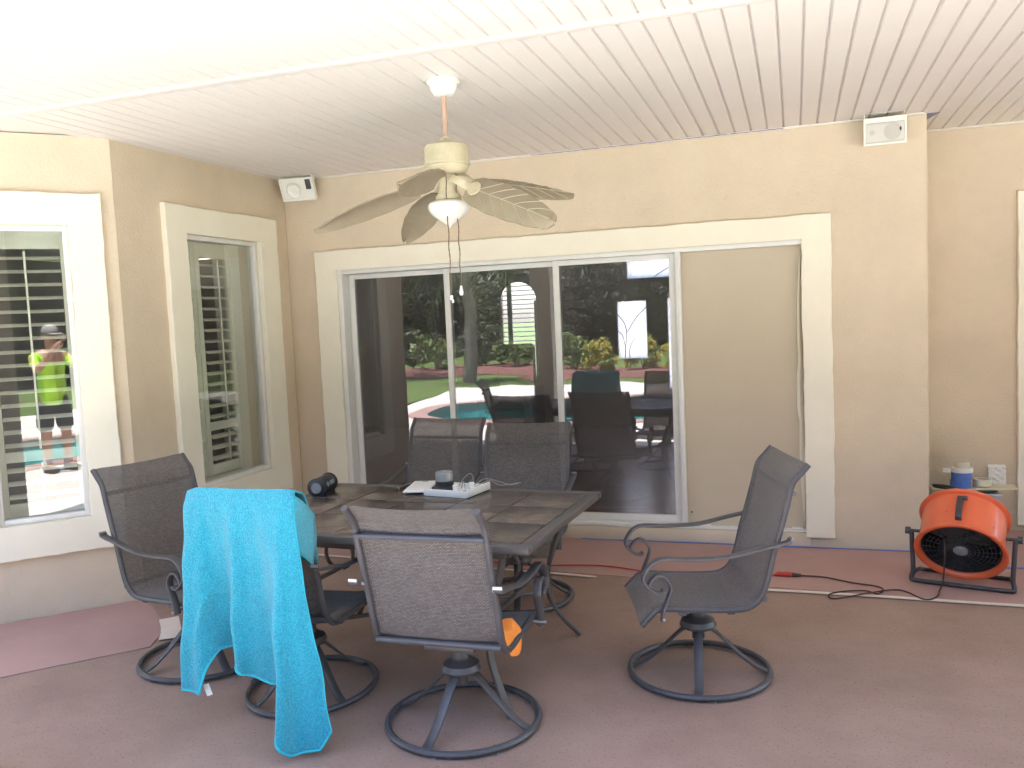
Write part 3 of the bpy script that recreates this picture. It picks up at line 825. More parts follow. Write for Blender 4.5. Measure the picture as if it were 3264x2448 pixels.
tag(strip_mesh([(2.18, -.288), (2.6, -.298), (3.6, -.31)], .03, .0085).build('masking_tape', M['btape'], smooth=0), 'blue masking tape line on the floor right of the orange fan', 'tape')
tag(strip_mesh([(-.16, -.040), (-.06, -.052), (.06, -.046), (.3, -.040), (1.3, -.034), (2.0, -.032)], .018, .0085).build('masking_tape', M['btape'], smooth=0), 'blue masking tape where paper meets wall below the doors', 'tape')
ct = MB(); tv = []
for k in range(61):
    x = -.42 + 1.64 * k / 60
    tv += [(x, -.0225, H - .004), (x, -.0235 - .003 * rnd.random(), H - .0075 - .004 * rnd.random())]
ct.add(tv, [(2 * k, 2 * k + 2, 2 * k + 3, 2 * k + 1) for k in range(60)])
tag(ct.build('ceiling_tape', M['ptape'], smooth=0), 'blue masking tape line where ceiling meets the back wall', 'tape')
ct = MB(); ct.add([(XRC + .003, .02, H - .004), (XRC + .003, .30, H - .004), (XRC + .075, .02, H - .004), (XRC + .003, .02, H - .002), (XRC + .003, .30, H - .002), (XRC + .075, .02, H - .002)], [(0, 1, 2), (3, 4, 5), (0, 1, 4, 3), (1, 2, 5, 4), (2, 0, 3, 5)])
tag(ct.build('ceiling_tape', M['ptape'], smooth=0), 'small blue tape triangle on the ceiling at the wall corner by the right speaker', 'tape')

# ================================================================== patio chairs
PROF = [(-.402, .925), (-.372, .892), (-.338, .852), (-.316, .77), (-.283, .655), (-.256, .568), (-.234, .478), (-.205, .402), (-.158, .363), (-.09, .355), (.06, .361), (.165, .369), (.208, .366), (.236, .342), (.272, .305)]
prof_s = catmull([(0, y, z) for y, z in PROF], 4)
HWD = .242
def chair(label, loc, face, base_yaw, src=None):
    if src is None:
        c = thing('patio_chair', label, 'chair', loc, R(face - 90), 'swivel patio chairs around the table')
        for s_ in (-1, 1):
            b = MB(); b.tube([p + Vector((s_ * HWD, 0, 0)) for p in prof_s], .0125, 8); b.build('side_rail', M['cmetal'], c)
        # sling: thin cloth stretched between the rails, wrapped on them
        b = MB(); rows = []; uv = []; arc = 0; nx = 14
        for i, p in enumerate(prof_s):
            if i: arc += (p - prof_s[i - 1]).length
            a_ = prof_s[max(i - 1, 0)]; e_ = prof_s[min(i + 1, len(prof_s) - 1)]
            t = (e_ - a_).normalized(); nn = Vector((1, 0, 0)).cross(t)   # towards the sitter / underside
            row = []
            for k in range(nx + 1):
                u = -1 + 2 * k / nx
                off = .0135 - .015 * (1 - u * u) if abs(u) < .99 else .004
                row.append(Vector((u * (HWD + .0005) if abs(u) < .99 else (HWD + .0142) * (1 if u > 0 else -1), p.y, p.z)) + nn * off); uv.append((u * HWD, arc))
            rows.append(row)
        b.grid(rows); b.uv = uv
        so = b.build('sling', M['sling'], c, smooth=60)
        for pt, r_ in ((2.55, .010), (7.1, .012), (10.6, .011)):
            i = int(pt * 4); p = prof_s[i]
            t = (prof_s[i + 1] - prof_s[i - 1]).normalized(); nn = Vector((1, 0, 0)).cross(t)
            q = p - nn * .016 if pt != 10.6 else p + Vector((0, 0, -.012))
            b = MB(); b.tube([(-HWD, q.y, q.z), (HWD, q.y, q.z)], r_, 8); b.build('cross_bar', M['cmetal'], c)
        for s_ in (-1, 1):
            x = s_ * (HWD + .030)
            arm = catmull([(x, -.315, .640), (x, -.30, .626), (x, -.20, .606), (x, -.065, .579), (x, .08, .576), (x, .185, .582), (x, .235, .560), (x, .265, .510), (x, .250, .476), (x, .220, .452), (x, .197, .449), (x, .186, .459)], 5)
            b = MB(); b.strap(arm, .036, .013)
            am = b.build('arm', M['cmetal'], c)
            scr = catmull([(x, .244, .476), (x, .231, .502), (x, .205, .519), (x, .176, .508), (x, .156, .472), (x, .166, .432), (x, .185, .385), (x, .196, .334)], 5)
            b = MB(); b.strap(scr, .032, .012); b.build('arm_scroll', M['cmetal'], c)
            b = MB(); b.box((x, -.318, .643), (.034, .004, .011), Matrix.Translation((0, 0, 0))); b.build('arm_end', M['alubare'], c)
            b = MB(); b.tube([(x - s_ * .03, .19, .345), (x + s_ * .022, .19, .345)], .006, 8); b.tube([(x - s_ * .03, -.283, .622), (x + s_ * .0, -.283, .622)], .006, 8); b.build('bolt', M['alubare'], c)
        b = MB(); b.box((0, .0, .332), (.20, .24, .022), None, .004); b.bb(-HWD, HWD, -.10, -.07, .335, .35, .003); b.bb(-HWD, HWD, .09, .12, .338, .353, .003)
        b.build('swivel_plate', M['cmetal'], c)
        b = MB(); b.lathe([(.026, .155), (.026, .20), (.072, .205), (.078, .216), (.07, .236), (.04, .252), (.032, .262), (.032, .322)], 24, cap0=True, cap1=True); b.build('hub', M['cmetal'], c)
        for k in range(4):
            b = MB(); path = catmull([(0, .022, .212), (0, .075, .182), (0, .16, .10), (0, .235, .040), (0, .288, .018)], 4)
            b.strap(path, .036, .012); b.build('base_leg', M['cmetal'], c, rot=(0, 0, k * PI / 2 + .3))
        b = MB(); b.tube([(.292 * math.cos(a), .292 * math.sin(a), .0185) for a in [2 * PI * k / 56 for k in range(56)]], .0135, 8, True); b.build('base_ring', M['cmetal'], c)
        b = MB()
        for k in range(8): b.lathe([(.007, 0), (.008, .008)], 8, Matrix.Translation((.292 * math.cos(k * PI / 4), .292 * math.sin(k * PI / 4), 0)), cap0=True, cap1=True)
        o = b.build('foot_glide', M['mgrey'], c); o['kind'] = 'stuff'
    else:
        c = copy_tree(src); c['label'] = label; c.location = loc; c.rotation_euler = (0, 0, R(face - 90))
    k = 0
    for ch in c.children:
        if ch.name.split('.')[0] == 'base_leg':
            ch.rotation_euler = (0, 0, R(base_yaw - 90) + k * PI / 2 - R(face - 90)); k += 1
    return c
ch0 = chair('patio chair standing alone at right, turned sideways to the table', (.85, -2.085, 0), 198, -84)
chair('patio chair seen from behind in the centre foreground, orange cloth on its seat', (.02, -2.73, 0), 91, -98, ch0)
chair('patio chair covered by the turquoise towel', (-.728, -2.60, 0), 90, -28, ch0).scale = (.895, 1, 1)
chair('leftmost patio chair, facing right beneath the left window', (-1.42, -2.42, 0), -14, -122, ch0)
chair('patio chair behind the table by the doors, left one of the pair', (-.86, -1.06, 0), -92, -60, ch0)
chair('patio chair behind the table by the doors, right one of the pair', (-.21, -1.30, 0), -86, -75, ch0)

# ================================================================== table
TA = R(-3.0)
TC = (-.39, -2.20, 0)
tb = thing('patio_table', 'dark metal patio table with brown stone tile top between six chairs', 'table', TC, TA)
TLX, TLY, TZ_ = 1.47, 1.02, .70
fw = .052
b = MB()
for s_ in (-1, 1):
    b.box((0, s_ * (TLY / 2 - fw / 2), TZ_ - .014), (TLX, fw, .03), None, .006)
    b.box((s_ * (TLX / 2 - fw / 2), 0, TZ_ - .014), (fw, TLY - 2 * fw - .001, .0302), None, .006)
b.build('top_frame', M['tmetal'], tb)
b = MB(); b.bb(-TLX / 2 + .04, TLX / 2 - .04, -TLY / 2 + .04, TLY / 2 - .04, TZ_ - .022, TZ_ - .010); b.build('tile_bed', M['grout'], tb, smooth=0)
tx = (TLX - 2 * fw) / 5; ty = (TLY - 2 * fw) / 3
b = MB(); b.box((0, 0, 0), (tx - .006, ty - .006, .010), None, .0025); tm = b.mesh('tile', M['tile'])
for i in range(5):
    for j in range(3):
        put('tile', tm, tb, (-TLX / 2 + fw + tx * (i + .5), -TLY / 2 + fw + ty * (j + .5), TZ_ - .005 + rnd.uniform(-.0006, .0006)))
b = MB()
for s_ in (-1, 1):
    b.box((0, s_ * .40, TZ_ - .055), (1.20, .025, .05), None, .004); b.box((s_ * .60, 0, TZ_ - .055), (.025, .775, .0502), None, .004)
b.build('apron', M['tmetal'], tb)
for sx in (-1, 1):
    for sy in (-1, 1):
        p = catmull([(sx * .585, sy * .385, TZ_ - .035), (sx * .565, sy * .38, .56), (sx * .50, sy * .37, .36), (sx * .50, sy * .37, .22), (sx * .545, sy * .40, .11), (sx * .615, sy * .45, .008)], 6)
        b = MB(); b.strap(p, .03, .018, None, (sy * .6, -sx * .8, 0)); b.build('leg', M['tmetal'], tb)
b = MB()
b.tube([(-.5, -.37, .24), (.5, .37, .24)], .010, 8); b.tube([(-.5, .37, .242), (.5, -.37, .242)], .010, 8)
b.tube([(.16 * math.cos(a), .16 * math.sin(a), .24) for a in [2 * PI * k / 28 for k in range(28)]], .009, 6, True)
b.build('stretcher', M['tmetal'], tb)
for sx in (-1, 1):
    p = [(sx * (.42 + .075 * math.cos(t)), 0, .47 + .075 * math.sin(t)) for t in [k * PI / 10 for k in range(-4, 15)]]
    b = MB(); b.strap(p, .024, .010, None, (0, 1, 0)); b.tube([(sx * .5, -.37, .36), (sx * .5, .37, .36)], .011, 8); b.build('scroll', M['tmetal'], tb)

# ---- things on the table
zt = TZ_ + .0008
spk = thing('portable_speaker', 'black barrel-shaped portable speaker on the table corner behind the towel', 'speaker', (-1.03, -1.925, zt), R(99))
spk.scale = (.95, .95, .95)
T0 = Matrix.Translation((0, 0, .047)) @ Matrix.Rotation(PI / 2, 4, 'Y')
b = MB(); b.lathe([(.030, -.098), (.043, -.092), (.047, -.06), (.048, 0), (.047, .06), (.043, .092), (.030, .098)], 22, T0); b.build('body', M['black'], spk)
for s_ in (-1, 1):
    b = MB(); b.lathe([(.0, .0935), (.028, .0955), (.031, .0905)] if s_ > 0 else [(.0, -.0935), (.028, -.0955), (.031, -.0905)], 20, T0); b.build('end_cap', M['mgrey'], spk)
    b = MB(); b.tube([(s_ * .085, .046 * math.cos(a), .047 + .046 * math.sin(a)) for a in [2 * PI * k / 24 for k in range(24)]], .006, 6, True); b.build('bumper_ring', M['black'], spk)
b = MB()
for x_, a_ in ((-.045, -35), (.0, -30), (.03, -50)):
    a = R(a_); b.lathe([(.0, .052), (.013, .052), (.014, .047)], 14, Matrix.Translation((x_, 0, .047)) @ Matrix.Rotation(R(75), 4, 'X'))
o = b.build('button', M['mgrey'], spk); o['kind'] = 'stuff'
b = MB(); b.box((0, -.03, .006), (.14, .02, .012), None, .004); b.build('foot', M['black'], spk)

cl = thing('white_panel', 'thin white plastic cover plate lying on the table beside the pen', 'cover plate', (-.56, -1.765, zt), R(-78))
b = MB(); b.box((0, 0, .012), (.27, .125, .010), None, .0045, 3); b.build('plate', M['white'], cl)
b = MB(); b.box((-.115, 0, .0172), (.008, .03, .0012)); b.build('slot', M['black'], cl)
b = MB(); b.box((-.05, 0, .0035), (.05, .03, .007), None, .002); b.build('spacer', M['white'], cl)
pn = thing('pen', 'dark pen lying on the table left of the white plate', 'pen', (-.66, -1.76, zt), R(80))
b = MB(); b.tube([(-.07, 0, .007), (-.055, 0, .007), (.06, 0, .007), (.07, 0, .007)], [.002, .006, .006, .004], 10); b.build('barrel', M['black'], pn)
b = MB(); b.tube([(.01, 0, .0145), (.065, 0, .015)], .0018, 6); b.build('clip', M['silver'], pn)
b = MB(); b.tube([(-.052, 0, .007), (-.04, 0, .007)], .0068, 10); b.build('grip_ring', M['silver'], pn)
trv = thing('charging_tray', 'square white open plastic housing with wires on the table', 'electronics housing', (-.335, -1.825, zt), R(-10))
b = MB()
b.bb(-.118, .118, -.105, .105, 0, .006, .002)
b.bb(-.12, .12, -.113, -.105, 0, .034, .003); b.bb(-.12, .12, .105, .113, 0, .026, .003); b.bb(-.126, -.118, -.11, .11, 0, .028, .003); b.bb(.118, .128, -.11, .11, .002, .040, .003)
b.build('shell', M['white'], trv)
for x_, y_ in ((.03, -.06), (.075, .015)):
    b = MB(); b.lathe([(.014, .006), (.014, .05), (.012, .052)], 14, Matrix.Translation((x_, y_, 0)), cap1=True); b.build('post', M['white'], trv)
b = MB(); b.box((.07, -.035, .012), (.04, .03, .012), None, .003); b.build('circuit_block', M['dgrey'], trv)
for pts in ([(.0, .0, .02), (.03, .02, .07), (.05, .06, .085), (.07, .05, .03)], [(.02, .01, .02), (.045, -.01, .06), (.06, -.02, .02)], [(.06, .04, .02), (.09, .12, .05), (.14, .20, .02), (.20, .19, .012), (.23, .24, .016)], [(.07, .03, .02), (.11, .13, .04), (.15, .17, .012), (.21, .25, .01)]):
    b = MB(); b.tube(catmull(pts, 6), .0022, 5); b.build('wire', M['silver'], trv)
pk_ = thing('round_sounder', 'grey round unit on black base standing in the white housing', 'siren unit', (-.405, -1.815, zt + .0068), 0)
b = MB(); b.box((0, 0, .012), (.098, .098, .024), Matrix.Rotation(R(-10), 4, 'Z'), .006); b.lathe([(.046, .024), (.046, .048), (.04, .050)], 24, cap1=True); b.build('base', M['black'], pk_)
b = MB(); b.lathe([(.043, .0505), (.0435, .054), (.0435, .09), (.041, .094), (.03, .0945), (.026, .091), (.018, .091), (.015, .094), (.0, .094)], 28); b.build('drum', M['silver'], pk_)

# ---- orange cloth on the centre chair's seat
oc = MB(); rows = []
for i in range(13):
    v = i / 12; row = []
    for k in range(11):
        u = k / 10
        x_ = .150 + u * .12 + .012 * math.sin(4 * v)
        y_ = -2.86 + v * .16
        z_ = .384 + .020 * math.sin(PI * u * 1.1) + .018 * math.sin(5 * v + 3 * u) - max(0, u - .7) * .16 * (1 - .4 * v)
        row.append((x_, y_, z_))
    rows.append(row)
oc.grid(rows)
ob = oc.build('orange_cloth', M['clothO'])
tag(ob, 'crumpled orange cloth on the seat of the centre foreground chair', 'cloth')
ob.modifiers.new('s', 'SOLIDIFY').thickness = .004

# ================================================================== towel
import bisect
def lerp_list(tab, u):
    for a, c in zip(tab, tab[1:]):
        if a[0] <= u <= c[0]:
            t = (u - a[0]) / (c[0] - a[0]); t = t * t * (3 - 2 * t) * .35 + t * .65
            return Vector(a[1:]) * (1 - t) + Vector(c[1:]) * t
    return Vector(tab[-1][1:])
hem = [(0, -1.0, -3.03, 0.182), (0.1, -0.925, -3.055, 0.171), (0.17, -0.902, -3.02, 0.264), (0.22, -0.879, -3.01, 0.323), (0.3, -0.815, -3.01, 0.317), (0.42, -0.751, -3.02, 0.246), (0.55, -0.641, -3.035, 0.207), (0.66, -0.565, -3.05, 0.221), (0.76, -0.512, -3.08, 0.112), (0.84, -0.46, -3.115, 0.022), (0.93, -0.378, -3.13, 0.031), (1, -0.344, -3.09, 0.092)]
NU, NV = 72, 64
rows = []
# front part (towards the table), falling on the sitter's side
top = [(0, -.968, -3.004, .938), (.12, -.925, -3.006, .952), (.5, -.728, -3.008, .951), (.88, -.535, -3.006, .953), (1, -.494, -3.004, .948)]
def fold(u, v):
    g = 1.35 * max(0, v) ** 1.1
    return (.022 * math.sin(u * 17 + .6) * g + .016 * math.sin(u * 31 + 2 * v) * g + .007 * math.sin(u * 47 + 3 * v) * g + .010 * math.sin(u * 8 + 1) * g
            + .034 * g * math.exp(-((u - .74 - .05 * v) / .045) ** 2) - .022 * g * math.exp(-((u - .64) / .05) ** 2) + .028 * g * math.exp(-((u - .17) / .05) ** 2) - .02 * g * math.exp(-((u - .26) / .05) ** 2))
for j in range(-9, NV + 1):
    row = []
    for i in range(NU + 1):
        u = i / NU
        if j < 0:
            t = -j / 9
            p = lerp_list(top, u); yy = p.y + .034 * min(1, t * 5) + t * .105; zz = p.z - .004 - t * t * .30
            row.append((p.x + .006 * math.sin(9 * u), yy + .008 * math.sin(11 * u) * t, zz)); continue
        v = j / NV
        a = lerp_list(top, u); c = lerp_list(hem, u)
        bulge = math.sin(PI * min(1, v * 1.0))
        p = a * (1 - v) + c * v
        s_in = -.012 * bulge * (1 - 2 * u)          # sides pull in a little
        pull = .012 * bulge * max(0, u - .6) / .4
        y_ = p.y - .026 * min(1, v * 16) * (1 - v) - fold(u, v)
        x_ = p.x - s_in * .4 - pull + .008 * math.sin(13 * v + 5 * u) * v
        y_ -= .0035 * math.sin(23 * v + 9 * u) * math.sin(14 * u + 5 * v) * min(1, v * 6)
        z_ = p.z - .016 * (min(1, v * 14) - v) - .0
        row.append((x_, y_, z_))
    rows.append(row)
tw = MB(); tw.grid(rows)
# side flap that spills over the right corner of the backrest towards the table
fl = []
flc = catmull([(-.500, -3.030, .945), (-.488, -3.028, .940), (-.479, -3.005, .922), (-.477, -2.955, .885), (-.480, -2.895, .840)], 5)
for j in range(15):
    v = j / 14; row = []
    for i in range(11):
        u = i / 10
        q_ = flc[int(round(u * (len(flc) - 1)))]
        drop = .215 * v * (1 - .10 * u)
        row.append((q_.x - .014 * v * u + .006 * math.sin(6 * v + 4 * u), q_.y + .012 * math.sin(5 * v) * u - .008 * math.sin(PI * v), q_.z - drop))
    fl.append(row)
tw.grid(fl)
to = tw.build('beach_towel', M['towel'], smooth=70)
tag(to, 'turquoise terry towel draped over the back of a patio chair', 'towel')
sm = to.modifiers.new('s', 'SOLIDIFY'); sm.thickness = .009; sm.offset = 0
hm = MB()
hm.tube([Vector(p) + Vector((0, -.002, 0)) for p in rows[-1]], .0055, 6); hm.tube([r_[0] for r_ in rows[9:]], .0035, 6); hm.tube([r_[-1] for r_ in rows[9:]], .0035, 6)
hm.tube([r_[-1] for r_ in fl] , .0045, 6); hm.tube(list(fl[-1]), .0045, 6)
o = hm.build('hem', M['hem'], to)
b = MB(); b.box((-.905, -3.05, .175), (.026, .003, .045), Matrix.Translation((-.905, -3.05, .175)) @ Matrix.Rotation(R(-20), 4, 'Y') @ Matrix.Translation((.905, 3.05, -.175))); b.build('care_tag', M['white'], to, smooth=0)

# ================================================================== ceiling fan
FX, FY = -.247, -1.963
cfan = thing('ceiling_fan', 'cream ceiling fan with leaf-shaped blades and white glass light shade', 'ceiling fan', (FX, FY, H - .0015))
b = MB(); b.lathe([(.0, 0), (.072, 0), (.076, -.006), (.076, -.016), (.070, -.02), (.064, -.022), (.060, -.045), (.045, -.068), (.026, -.073), (.0, -.073)], 32); b.build('canopy', M['white'], cfan)
b = MB(); b.tube([(0, 0, -.07), (0, 0, -.262)], .0115, 12); b.build('downrod', M['fanrod'], cfan)
b = MB(); b.lathe([(.0135, -.255), (.022, -.262), (.024, -.275), (.04, -.286), (.075, -.290), (.098, -.298), (.103, -.306), (.103, -.375), (.107, -.378), (.107, -.388), (.100, -.391), (.098, -.402), (.085, -.420), (.06, -.428), (.0, -.428)], 40); b.build('motor_housing', M['fancream'], cfan)
b = MB(); b.lathe([(.035, -.428), (.040, -.435), (.040, -.49), (.05, -.515), (.060, -.528), (.060, -.545), (.05, -.549)], 28); b.build('light_fitter', M['fancream'], cfan)
def scal(i, a): return 1 + (.035 * abs(math.sin(a * 6)) if 3 <= i <= 9 else 0)
b = MB(); b.lathe([(.050, -.546), (.072, -.549), (.090, -.556), (.0965, -.566), (.0965, -.580), (.090, -.596), (.076, -.613), (.057, -.629), (.038, -.644), (.021, -.656), (.010, -.662), (.006, -.670), (.0, -.672)], 48, mod=scal); b.build('glass_shade', M['milk'], cfan, smooth=60)
def blade(angle, droop, pitch, curl, blunt=.5):
    L0, L1 = .145, .665
    nl, nw = 40, 8
    W = lambda t: (.088 * (math.sin(PI * min(1, (t * .93 + .07))) ** blunt) * (1 - .25 * t)) * (1 + .055 * abs(math.sin(t * PI * 4.5)) - .02)
    b = MB(); rows = []
    for i in range(nl + 1):
        t = i / nl; w = max(.006, W(t)); row = []
        for k in range(nw + 1):
            u = -1 + 2 * k / nw
            row.append((L0 + (L1 - L0) * t, u * w, -.012 * u * u - curl * t * t * .1 - .02 * abs(u) * t * curl))
        rows.append(row)
    top_ = [[(x, y, z + .0035) for x, y, z in r_] for r_ in rows]; bot = [[(x, y, z - .0035) for x, y, z in r_] for r_ in rows]
    b.grid(top_); b.grid(bot)
    per = [(0, k) for k in range(nw + 1)] + [(i, nw) for i in range(1, nl + 1)] + [(nl, k) for k in range(nw - 1, -1, -1)] + [(i, 0) for i in range(nl - 1, 0, -1)]
    for q in range(len(per)):
        a = per[q]; c = per[(q + 1) % len(per)]
        b.add([top_[a[0]][a[1]], top_[c[0]][c[1]], bot[c[0]][c[1]], bot[a[0]][a[1]]], [(0, 1, 2, 3)])
    T = Matrix.Translation((0, 0, -.452)) @ Matrix.Rotation(R(angle), 4, 'Z') @ Matrix.Rotation(R(droop), 4, 'Y') @ Matrix.Rotation(R(pitch), 4, 'X')
    o = b.build('blade', M['blade'], cfan, smooth=50); o.matrix_local = T
    v = MB()
    v.tube([(L0 + (L1 - L0) * t, 0, .0045 - curl * t * t * .1) for t in [k / 16 * .96 for k in range(17)]], .0028, 5)
    for t0 in (.12, .27, .42, .57, .72):
        for s_ in (-1, 1):
            pts = []
            for q in range(7):
                g = q / 6; t = t0 + g * .19; 
                if t > .97: break
                w = W(t) * g * .97
                pts.append((L0 + (L1 - L0) * t, s_ * w, .0045 - .012 * (g * .97) ** 2 - curl * t * t * .1 - .02 * g * t * curl))
            v.tube(pts, .0022, 5)
    vv = v.build('vein', M['bladeedge'], o); vv['kind'] = 'stuff'
    ir = MB(); ir.strap(catmull([(.05, 0, .035), (.09, 0, .028), (.13, 0, .008), (.20, 0, .009)], 5), .036, .006, None, (0, 1, 0))
    ir.lathe([(.0, .012), (.034, .012), (.036, .006), (.03, .005)], 16, Matrix.Translation((.19, 0, 0)))
    q = ir.build('blade_iron', M['fancream'], cfan); q.matrix_local = T
blade(-163, 15.5, 20, .25)
blade(-86, 8.5, 40, .1)
blade(134, 17, 14, .2)
blade(-26, 21, 56, .30, .30)
blade(42, 3.5, 38, .15)
for nm, (ox, oy), z0, z1 in (('c', (.015, -.062), -.43, -.985), ('d', (.048, -.02), -.43, -.94)):
    b = MB(); pts = [(ox + .002 * math.sin(7 * k), oy, z0 + (z1 - z0) * k / 40) for k in range(41)]
    b.tube(pts, [.0030 if k % 2 else .0022 for k in range(41)], 6); pc = b.build('pull_chain', M['brass'], cfan)
    b = MB()
    if nm == 'd': b.lathe([(.0, -.048), (.008, -.046), (.0105, -.034), (.007, -.016), (.005, -.004), (.0, 0)], 12, Matrix.Translation((ox, oy, z1)))
    else: b.box((ox, oy, z1 - .012), (.014, .008, .022), None, .003); b.box((ox + .006, oy, z1 - .028), (.010, .008, .016), None, .003)
    b.build('pull_knob', M['white'], pc)

# ================================================================== wall speakers
def speaker(label, T, w, h, dep, bare):
    s_ = bpy.data.objects.new('wall_speaker', None); col.objects.link(s_); s_.matrix_world = T; s_.empty_display_size = .1
    tag(s_, label, 'speaker', 'wall speakers under the ceiling')
    b = MB()
    # tapered cabinet, front at y=0 looking to -Y
    t = .011
    fx, fz = w / 2, h / 2; bx_, bz_ = w / 2 * .72, h / 2 * .8
    b.add([(-fx, 0, -fz), (fx, 0, -fz), (fx, 0, fz), (-fx, 0, fz), (-fx, dep * .35, -fz), (fx, dep * .35, -fz), (fx, dep * .35, fz), (-fx, dep * .35, fz), (-bx_, dep, -bz_), (bx_, dep, -bz_), (bx_, dep, bz_), (-bx_, dep, bz_),
           (-fx + t, 0, -fz + t), (fx - t, 0, -fz + t), (fx - t, 0, fz - t), (-fx + t, 0, fz - t), (-fx + t, .012, -fz + t), (fx - t, .012, -fz + t), (fx - t, .012, fz - t), (-fx + t, .012, fz - t)],
          [(0, 4, 5, 1), (1, 5, 6, 2), (2, 6, 7, 3), (3, 7, 4, 0), (4, 8, 9, 5), (5, 9, 10, 6), (6, 10, 11, 7), (7, 11, 8, 4), (8, 11, 10, 9),
           (0, 1, 13, 12), (1, 2, 14, 13), (2, 3, 15, 14), (3, 0, 12, 15), (12, 13, 17, 16), (13, 14, 18, 17), (14, 15, 19, 18), (15, 12, 16, 19), (16, 17, 18, 19)])
    b.build('cabinet', M['white'], s_, smooth=0)
    Rx = Matrix.Rotation(PI / 2, 4, 'X')
    if bare:
        b = MB(); b.lathe([(.058, .0), (.062, .004), (.055, .009), (.05, .002), (.028, -.006), (.022, .002), (.0, .004)], 28, Matrix.Translation((-.022, .008, -.004)) @ Rx); b.build('cone', M['creamroll'] if 0 else M['white'], s_)
        b = MB(); b.box((.088, .007, .034), (.038, .012, .075), None, .003); b.build('crossover', M['dgrey'], s_)
        b = MB(); b.box((.066, -.003, .056), (.012, .014, .01), None, .002); b.build('terminal', M['white'], s_)
    else:
        b = MB(); b.box((0, .004, -.008), (w - 2 * t - .002, .008, h - 2 * t - .022), None, .003); gr = b.build('grille', M['grille'], s_)
        b = MB(); b.lathe([(.0, .0012), (.046, .0012), (.048, 0)], 28, Matrix.Translation((.042, .0, -.006)) @ Rx); b.build('woofer_shade', M['grille2'], s_)
        b = MB(); b.lathe([(.0, .0012), (.013, .0012), (.014, 0)], 18, Matrix.Translation((-.07, .0, -.006)) @ Rx); b.build('tweeter_shade', M['grille2'], s_)
        b = MB(); b.lathe([(.0, .0024), (.005, .0024), (.006, .001)], 14, Matrix.Translation((.083, .0, .004)) @ Rx @ Matrix.Scale(2, 4, (0, 1, 0))); b.build('badge', M['black'], s_)
    b = MB(); zt_ = h / 2 + .028
    b.bb(-w / 2 + .008, w / 2 - .012, .02, .075, zt_, zt_ + .003); b.bb(-w / 2 + .004, -w / 2 + .008, .02, .075, h / 2 - .03, zt_ + .003); b.bb(w / 2 - .012, w / 2 - .008, .02, .075, h / 2 - .03, zt_ + .003)
    b.build('bracket', M['white'], s_, smooth=0)
    return s_
M['grille'] = mat('grille mesh', (.60, .58, .56), .6, bump=.4, bscale=900, bdist=.001)
M['grille2'] = mat('grille over driver', (.50, .48, .46), .6, bump=.4, bscale=900, bdist=.001)
speaker('white grilled speaker mounted high on the back wall at right', Matrix.Translation((1.787, -.155, 2.545)) @ Matrix.Rotation(R(-2), 4, 'Z') @ Matrix.Rotation(R(-8), 4, 'X').inverted(), .232, .155, .145, False)
speaker('white speaker without its grille in the corner under the ceiling', Matrix.Translation((-2.165, -.165, 2.552)) @ Matrix.Rotation(R(8), 4, 'Z') @ Matrix.Rotation(R(24), 4, 'X'), .255, .165, .13, True)

# ================================================================== drum fan
FA = math.atan2(-.12, .44)
df = thing('drum_fan', 'orange drum floor fan tilted down in a dark tube stand', 'fan', (2.095, -.685, .004), FA)
# local: x = across, -y = towards the viewer; drum axis tilted down to the front
TD = Matrix.Translation((0, .02, .277)) @ Matrix.Rotation(R(-33 + 90), 4, 'X')
# lathe axis z -> after rotation points front(-y) and down
TD = Matrix.Translation((0, .02, .277)) @ Matrix.Rotation(R(90 + 36), 4, 'X')
Rr = .205
b = MB(); b.lathe([(Rr + .018, .115), (Rr + .020, .122), (Rr + .012, .128), (Rr - .004, .124), (Rr - .012, .108), (Rr - .012, -.115), (Rr - .004, -.13), (Rr + .016, -.132), (Rr + .020, -.124), (Rr + .014, -.118), (Rr, -.112), (Rr, .10)], 56, TD, closed=True); b.build('drum', M['orange'], df, smooth=50)
b = MB(); b.lathe([(Rr - .0125, .10), (Rr - .0125, -.112), (.05, -.113), (.05, -.1145), (Rr - .0124, -.1145)], 48, TD); b.build('dark_liner', M['black'], df)  # black lining added to darken the inside of the drum
gr = MB()
for k in range(9):
    rr = .03 + k * (Rr - .05) / 8; gr.tube([(rr * math.cos(a), rr * math.sin(a), .098 + .012 * (1 - (rr / Rr) ** 2)) for a in [2 * PI * q / 40 for q in range(40)]], .0016, 4, True, TD)
for k in range(24):
    a = 2 * PI * k / 24; gr.tube([(.03 * math.cos(a), .03 * math.sin(a), .111), ((Rr - .013) * math.cos(a + .25), (Rr - .013) * math.sin(a + .25), .098)], .0017, 4, False, TD)
gr.build('grille', M['dgrey'], df)
b = MB(); b.lathe([(.0, .122), (.030, .120), (.036, .112), (.034, .106)], 20, TD); b.build('grille_badge', M['mgrey'], df)
gr = MB()
for k in range(6):
    rr = .04 + k * (Rr - .06) / 5; gr.tube([(rr * math.cos(a), rr * math.sin(a), -.115) for a in [2 * PI * q / 32 for q in range(32)]], .002, 4, True, TD)
for k in range(8):
    a = 2 * PI * k / 8; gr.tube([(.04 * math.cos(a), .04 * math.sin(a), -.115), ((Rr - .013) * math.cos(a), (Rr - .013) * math.sin(a), -.115)], .0025, 4, False, TD)
gr.build('rear_grille', M['dgrey'], df)
b = MB(); b.lathe([(.0, -.105), (.06, -.10), (.066, -.08), (.066, -.02), (.05, 0), (.028, .008), (.026, .045), (.0, .048)], 28, TD); b.build('motor', M['dgrey'], df)
